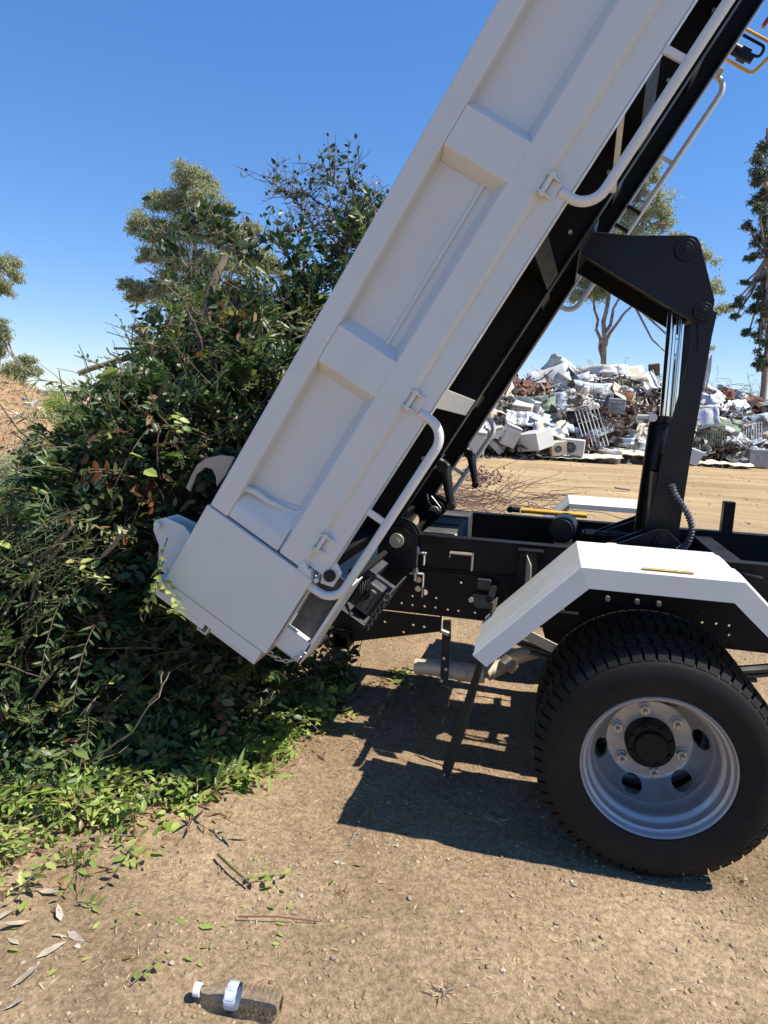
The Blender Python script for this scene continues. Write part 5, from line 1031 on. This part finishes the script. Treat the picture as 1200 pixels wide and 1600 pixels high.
# ================================================================= TREES
BKE = mat('gum_bark', (.34, .28, .23), .85, col2=(.16, .12, .10), nscale=3, bump=.5, bscale=12, bdist=.03)
GUM = mat('gum_leaf', (.1, .12, .06), .55, tint=[(0, (.16, .19, .11)), (.4, (.26, .29, .165)), (.75, (.33, .36, .21)), (1, (.36, .34, .21))], trans=.4)
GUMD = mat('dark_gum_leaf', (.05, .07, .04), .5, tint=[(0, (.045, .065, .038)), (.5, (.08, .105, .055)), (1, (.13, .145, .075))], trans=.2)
def gum(name, Y, trunk, clusters, lbl, m=GUM, r0=.28, dens=2.1, leafL=.21, limbs=True, twig=True):
    depth = (Y-CP.y)/CF.y; k = 1/1070*depth
    base = at(trunk[0][0][0], trunk[0][0][1], Y); e = empty(name, (base.x, base.y, 0), lbl, 'tree')
    for ti_, path in enumerate(trunk):
        P = [at(x, y, Y+random.uniform(-.4, .4)) for x, y in path]
        if ti_ == 0: P[0] = Vector((P[0].x, P[0].y, -.2))
        mb = MB(); Q = []
        for i in range(len(P)-1):
            for q in range(4): Q.append(P[i].lerp(P[i+1], q/4)+Vector((random.gauss(0, .05), 0, 0)))
        Q.append(P[-1]); R_ = [max(.03, r0*(1 if ti_ == 0 else .55)*(1-.8*i/(len(Q)-1))) for i in range(len(Q))]; mb.tube(Q, R_, 9); mb.build('trunk' if ti_ == 0 else 'limb', BKE, e, Q[0])
    tips = [at(x, y, Y) for path in trunk for x, y in path[len(path)//2:]]
    LP = []; 
    for (cx, cy, r) in clusters:
        c = at(cx, cy, Y+random.uniform(-1.2, 1.2)*min(1, r/30)); R0 = r*k
        s = min(tips, key=lambda t_: (t_-c).length+(max(0, t_.z-c.z))*1.5); mb = MB(); mid = s.lerp(c, .5)+Vector((0, 0, -.12*(s-c).length)); mb.tube([s, mid, c], [.07, .05, .03], 6); mb.build('limb', BKE, e, s)
        ns = max(5, int(18*(r/30)**1.2))
        sub = nrmz(RNG.normal(size=(ns, 3)))*RNG.uniform(.35, 1.0, (ns, 1))*R0*[1, .8, .85]
        tp = np.repeat(np.array(c)[None, None], ns, 0); tp = np.concatenate([tp, tp+sub[:, None]*.6, tp+sub[:, None]], 1); V, F = tubes(tp, np.tile([.025, .018, .008], (ns, 1))); npmesh('twigs', V, F, BKE, parent=e, kind='stuff')
        for sc in sub:
            nl = int(95*dens*(R0**.7)); sr = R0*RNG.uniform(.28, .5); q = RNG.normal(size=(nl, 3))*sr*.5*[1.1, 1, .8]; LP.append(np.array(c)+sc+q)
    LP = np.concatenate(LP); n = len(LP); D = RNG.normal(size=(n, 3))*[.6, .6, .5]+[0, 0, -.75]
    V, F, kk = leaves(LP, D, RNG.normal(size=(n, 3)), RNG.uniform(.6, 1.2, n)*leafL, .30, full=False)
    npmesh('foliage', V, F, m, parent=e, attr=np.repeat(RNG.uniform(0, 1, n), kk), kind='stuff'); return e
gum('gum_tree', 36, [[(330, 640), (325, 560), (318, 480), (305, 400), (300, 320), (290, 270)], [(322, 520), (350, 450), (375, 390)], [(320, 500), (270, 430), (240, 380)]],
    [(292, 275, 26), (325, 285, 24), (280, 315, 34), (325, 320, 30), (350, 330, 18), (245, 315, 20), (222, 350, 24), (255, 365, 30), (305, 360, 30), (345, 370, 26), (380, 365, 24), (395, 360, 16), (235, 400, 22), (280, 410, 34), (330, 410, 30), (370, 410, 26), (405, 400, 22), (435, 415, 20), (260, 455, 30), (215, 450, 22), (195, 445, 16), (300, 460, 34), (290, 500, 32), (340, 480, 30), (240, 490, 18), (215, 465, 18), (250, 545, 22), (225, 530, 16), (310, 540, 30), (370, 460, 28), (330, 255+30, 12), (215, 510, 12), (225, 610, 16), (250, 590, 18)],
    'tall broad gum tree behind the green heap, the fullest crown in view')
gum('gum_tree', 30, [[(-40, 640), (-35, 560), (-30, 480), (-20, 430), (0, 420)], [(-35, 560), (0, 590), (30, 570)]],
    [(5, 410, 26), (25, 430, 16), (0, 450, 20), (-30, 420, 34), (8, 520, 18), (-5, 510, 20), (0, 550, 16), (38, 560, 18), (50, 580, 14), (20, 575, 20), (0, 585, 16), (-30, 560, 28), (30, 595, 14), (-50, 480, 34)], 'gum tree cut off by the left edge of the view', leafL=.2, dens=2.2)
gum('gum_tree', 40, [[(945, 640), (944, 580), (943, 520), (950, 450), (962, 380), (985, 310)], [(942, 560), (932, 500), (926, 440), (915, 400)], [(945, 540), (965, 500), (990, 475), (1060, 400)], [(948, 520), (965, 470), (1040, 350)]],
    [(1000, 275, 20), (1020, 265, 16), (985, 300, 22), (1025, 310, 24), (1040, 345, 22), (1000, 340, 30), (970, 330, 22), (1050, 370, 16), (965, 365, 24), (1020, 375, 24), (1085, 385, 16), (1108, 405, 18), (1100, 440, 20), (1120, 450, 10), (1128, 480, 14), (1105, 495, 12), (1105, 545, 13), (1050, 560, 10), (925, 440, 22), (900, 440, 16), (905, 460, 18), (935, 455, 20), (885, 430, 12), (960, 440, 18), (905, 400, 22), (930, 400, 24), (1080, 470, 14)],
    'slender pale-trunked gum tree behind the scrap heap and hoist', dens=1.2, r0=.2)
gum('gum_tree', 30, [[(1196, 650), (1196, 560), (1197, 480), (1200, 400), (1202, 300), (1200, 200)]],
    [(1198, 230, 14), (1190, 250, 12), (1192, 270, 15), (1186, 330, 13), (1196, 370, 14), (1188, 455, 13), (1198, 475, 14), (1196, 540, 12), (1188, 275, 13), (1200, 300, 14), (1178, 315, 10), (1192, 345, 12), (1170, 355, 9), (1182, 375, 12), (1200, 390, 14), (1175, 400, 9), (1190, 430, 12), (1165, 440, 7), (1160, 470, 10), (1180, 480, 12), (1150, 470, 8), (1195, 500, 12), (1185, 530, 11), (1170, 520, 8), (1198, 560, 12), (1185, 570, 8), (1230, 300, 26), (1240, 400, 28), (1230, 500, 26), (1225, 220, 20), (1150, 493, 7)],
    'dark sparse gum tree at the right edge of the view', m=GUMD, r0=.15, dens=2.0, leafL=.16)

# ================================================================= LEFT MOUND, FAR GROUND
def mound_h(x, y):
    d = np.exp(-(((x+13.2)/3.0)**2+((y-10.8)/2.6)**2)); return 2.0*d**.7*(.85+.3*vnoise(x*.9, y*.9, 71))+.18*(vnoise(x*3, y*3, 72)-.5)*d**.3-.06
mx_ = np.linspace(-20, -7.2, 150); my_ = np.linspace(6, 17, 120); XA, YA = np.meshgrid(mx_, my_); ii = np.arange(XA.size).reshape(XA.shape)
npmesh('dirt_mound', np.stack([XA, YA, mound_h(XA, YA)], -1), np.stack([ii[:-1, :-1], ii[:-1, 1:], ii[1:, 1:], ii[1:, :-1]], -1).reshape(-1, 4), mat('red_dirt', (.27, .15, .08), .95, col2=(.36, .25, .15), nscale=1.5, bump=.8, bscale=9, bdist=.06), sm=True, kind='structure')
def onmound(n, x0=-14, x1=-8.6, y0=7.6, y1=12):
    x = RNG.uniform(x0, x1, n); y = RNG.uniform(y0, y1, n); return np.stack([x, y, np.maximum(mound_h(x, y), gh(x, y))], -1)
P = onmound(9000); D = RNG.normal(size=(9000, 3))*[.7, .7, .4]+[0, 0, .5]; V, F, kk = leaves(P, D, RNG.normal(size=(9000, 3)), RNG.uniform(.05, .2, 9000), .12, full=False)
npmesh('dry_grass', V, F, mat('dry_weeds', (.4, .3, .15), .8, tint=[(0, (.40, .30, .15)), (.5, (.30, .26, .12)), (.75, (.16, .19, .07)), (1, (.5, .4, .22))]), attr=np.repeat(RNG.uniform(0, 1, 9000), kk), kind='stuff', label='dry grass and dead twigs matted over the dirt mound')
def onm(px, py):
    Y = 6.0
    while Y < 16:
        p = at(px, py, Y)
        if p.z < float(mound_h(np.array(p.x), np.array(p.y))): return p
        Y += .05
    return at(px, py, 9.5)
for i, (px, py, w, h, rz, lbl) in enumerate(((45, 632, .30, .16, .3, 'pale concrete lump on the upper left of the dirt mound'), (22, 648, .34, .14, -.2, 'cream stone slab low on the left of the dirt mound'), (55, 632, .22, .26, .9, 'upright grey paving slab on the mound top'), (62, 640, .32, .16, -.5, 'broken pale tile pile on the mound slope'), (78, 636, .34, .18, .2, 'pinkish brick lump on the right of the mound'), (68, 652, .26, .10, .1, 'flat whitish slab below the pinkish lump'))):
    p = onm(px, py); w *= .6; h *= .6; m = MB(); R_ = rotm(rz, random.uniform(-.4, .4), random.uniform(-.3, .3)); m.box((-w/2, -w/3, -h/2), (w/2, w/3, h/2), lambda *q: p+R_ @ Vector(q)); m.build('rubble_block', [CREAM, SM['cream'], SM['grey'], SM['cream'], SM['straw'], SM['white']][i], None, p, bevel=.02, label=lbl, cat='rubble')
m = MB(); p = onm(36, 625); m.box((-.05, -.03, -.02), (.06, .03, .04), lambda *q: p+Vector(q)); m.build('blue_scrap', mat('blue_plastic', (.04, .16, .5), .4), None, p, bevel=.01, label='small blue plastic scrap on top of the dirt mound', cat='scrap')
def bush(px, py, Y, r, n, m, lbl, name='shrub', L=.07, ti=(0, 1), cat='shrub', wr=.35):
    c = at(px, py, Y); e = empty(name, (c.x, c.y, 0), lbl, cat); mb = MB()
    for _ in range(9): mb.tube([Vector((c.x, c.y, max(0, c.z-r*1.2))), c+Vector((random.gauss(0, r*.4), random.gauss(0, r*.3), random.gauss(0, r*.4)))], [.012, .005], 5)
    mb.build('stem', BARK, e, c, kind='stuff'); sub = RNG.normal(size=(14, 3))*r*.42; i = RNG.integers(0, 14, n); P = np.array(c)+sub[i]+RNG.normal(size=(n, 3))*r*.22
    V, F, kk = leaves(P, RNG.normal(size=(n, 3)), RNG.normal(size=(n, 3)), RNG.uniform(.6, 1.2, n)*L, wr, full=False); npmesh('foliage', V, F, m, parent=e, attr=np.repeat(RNG.uniform(ti[0], ti[1], n), kk), kind='stuff')
bush(97, 640, 8.6, .32, 1500, LEAFL, 'light green weed shrub in front of the dirt mound', ti=(.3, .9)); bush(48, 690, 8.2, .34, 1200, GUM, 'grey green straggly shrub on the mound slope'); bush(112, 660, 8.3, .22, 600, GUM, 'small faded shrub right of the light green one', ti=(.4, 1)); bush(15, 740, 6.6, .30, 1300, GUM, 'pale twiggy shrub at the left edge', ti=(.5, 1)); bush(85, 700, 7.0, .26, 1000, GUM, 'olive weed between mound and heap', ti=(.2, .9))
# far palm-like tuft
c = at(122, 620, 34); e = empty('palm', (c.x, c.y, 0), 'small dark palm far off on the horizon, left of the heap', 'palm'); m = MB(); m.tube([(c.x, c.y, -.1), (c.x, c.y, c.z)], [.25, .18], 8); m.build('trunk', BKE, e, c)
n = 260; D = nrmz(RNG.normal(size=(n, 3))+[0, 0, .5]); V, F, kk = leaves(np.tile(np.array(c), (n, 1)), D, RNG.normal(size=(n, 3)), RNG.uniform(.5, .85, n), .06, full=False); npmesh('fronds', V, F, GUMD, parent=e, attr=np.repeat(RNG.uniform(0, .6, n), kk), kind='stuff')
# distant ridges
def ridge(Y, h, name, m, x0, x1, seed):
    xs = np.linspace(x0, x1, 260); z = h*(.72+.45*vnoise(xs/(abs(x1-x0)/9), xs*0, seed)+.08*vnoise(xs/(abs(x1-x0)/120), xs*0, seed+1)); y = np.full_like(xs, Y)
    V = np.concatenate([np.stack([xs, y-h*4, xs*0-2], -1), np.stack([xs, y, z], -1), np.stack([xs, y+h*6, xs*0-2], -1)]); k = len(xs); i = np.arange(k-1)
    F = np.concatenate([np.stack([i, i+1, k+i+1, k+i], -1), np.stack([k+i, k+i+1, 2*k+i+1, 2*k+i], -1)]); npmesh(name, V, F, m, sm=True, kind='structure')
ridge(2300, 22, 'hills', mat('hazy_bushland', (.075, .10, .12), .95, col2=(.06, .08, .085), nscale=.01), -5200, 2500, 81)  # distance haze put into the blue-grey hill colour
ridge(420, 1.6, 'far_paddock', mat('dry_paddock', (.42, .33, .22), .95, col2=(.3, .25, .17), nscale=.03), -1400, 700, 91)
# raked-up brush lying behind the truck
bp = empty('brush_heap', (-2.2, 8.6, 0), 'low tangle of bare reddish twigs lying on the yard behind the truck', 'brush')
n = 260; c0 = np.array([[-1.9, 8.6, .1]])+RNG.normal(size=(n, 3))*[.9, .8, .08]; d = nrmz(RNG.normal(size=(n, 3))*[1, .8, .22]+[.25, 0, .08]); K = 7; t = np.linspace(0, 1, K)
P = c0[:, None]+d[:, None]*(RNG.uniform(.5, 1.5, (n, 1, 1))*t[None, :, None])+RNG.normal(size=(n, K, 3))*.015; P[..., 2] = np.maximum(P[..., 2]-.2*(t**2)[None], .02); V, F = tubes(P, np.tile(np.linspace(.007, .003, K), (n, 1)))
npmesh('bare_twigs', V, F, mat('reddish_twig', (.17, .10, .075), .8), parent=bp, kind='stuff')
for k in range(9):
    a = Vector((random.uniform(-1.6, -.4), random.uniform(7.6, 8.6), .05)); b = a+Vector((random.uniform(.5, 1.1), random.uniform(-.2, .3), random.uniform(.25, .6))); mb = MB(); mb.tube([a, a.lerp(b, .5)+Vector((0, 0, .12)), b], [.006, .005, .003], 5); mb.build('long_twig', bpy.data.materials['reddish_twig'], bp, a)
n = 420; c = np.array(at(757, 746, 9.6)[:]); P = c+RNG.normal(size=(n, 3))*[.2, .15, .08]; V, F, kk = leaves(P, RNG.normal(size=(n, 3)), RNG.normal(size=(n, 3)), RNG.uniform(.03, .07, n), .5, full=False); npmesh('purple_leaves', V, F, mat('purple_leaf', (.10, .045, .06), .6), parent=bp, kind='stuff')
p = at(972, 766, 9.0); p = atz(972, 766); m = MB(); R_ = rotm(.2, .1, .1); m.box((-.16, -.05, -.01), (.16, .05, .015), lambda *q: p+Vector((0, 0, .03))+R_ @ Vector(q)); m.build('timber_offcut', BARK, None, p, label='short timber offcut lying in the middle of the yard', cat='offcut')
# sparse stones and weeds over the yard
Pp = onground(2600, -12, 14, 3, 22); V, F, T = rocks(Pp, RNG.uniform(.006, .03, 2600)); npmesh('yard_stones', V, F, PEB, attr=T, kind='stuff', label='small stones scattered over the yard')
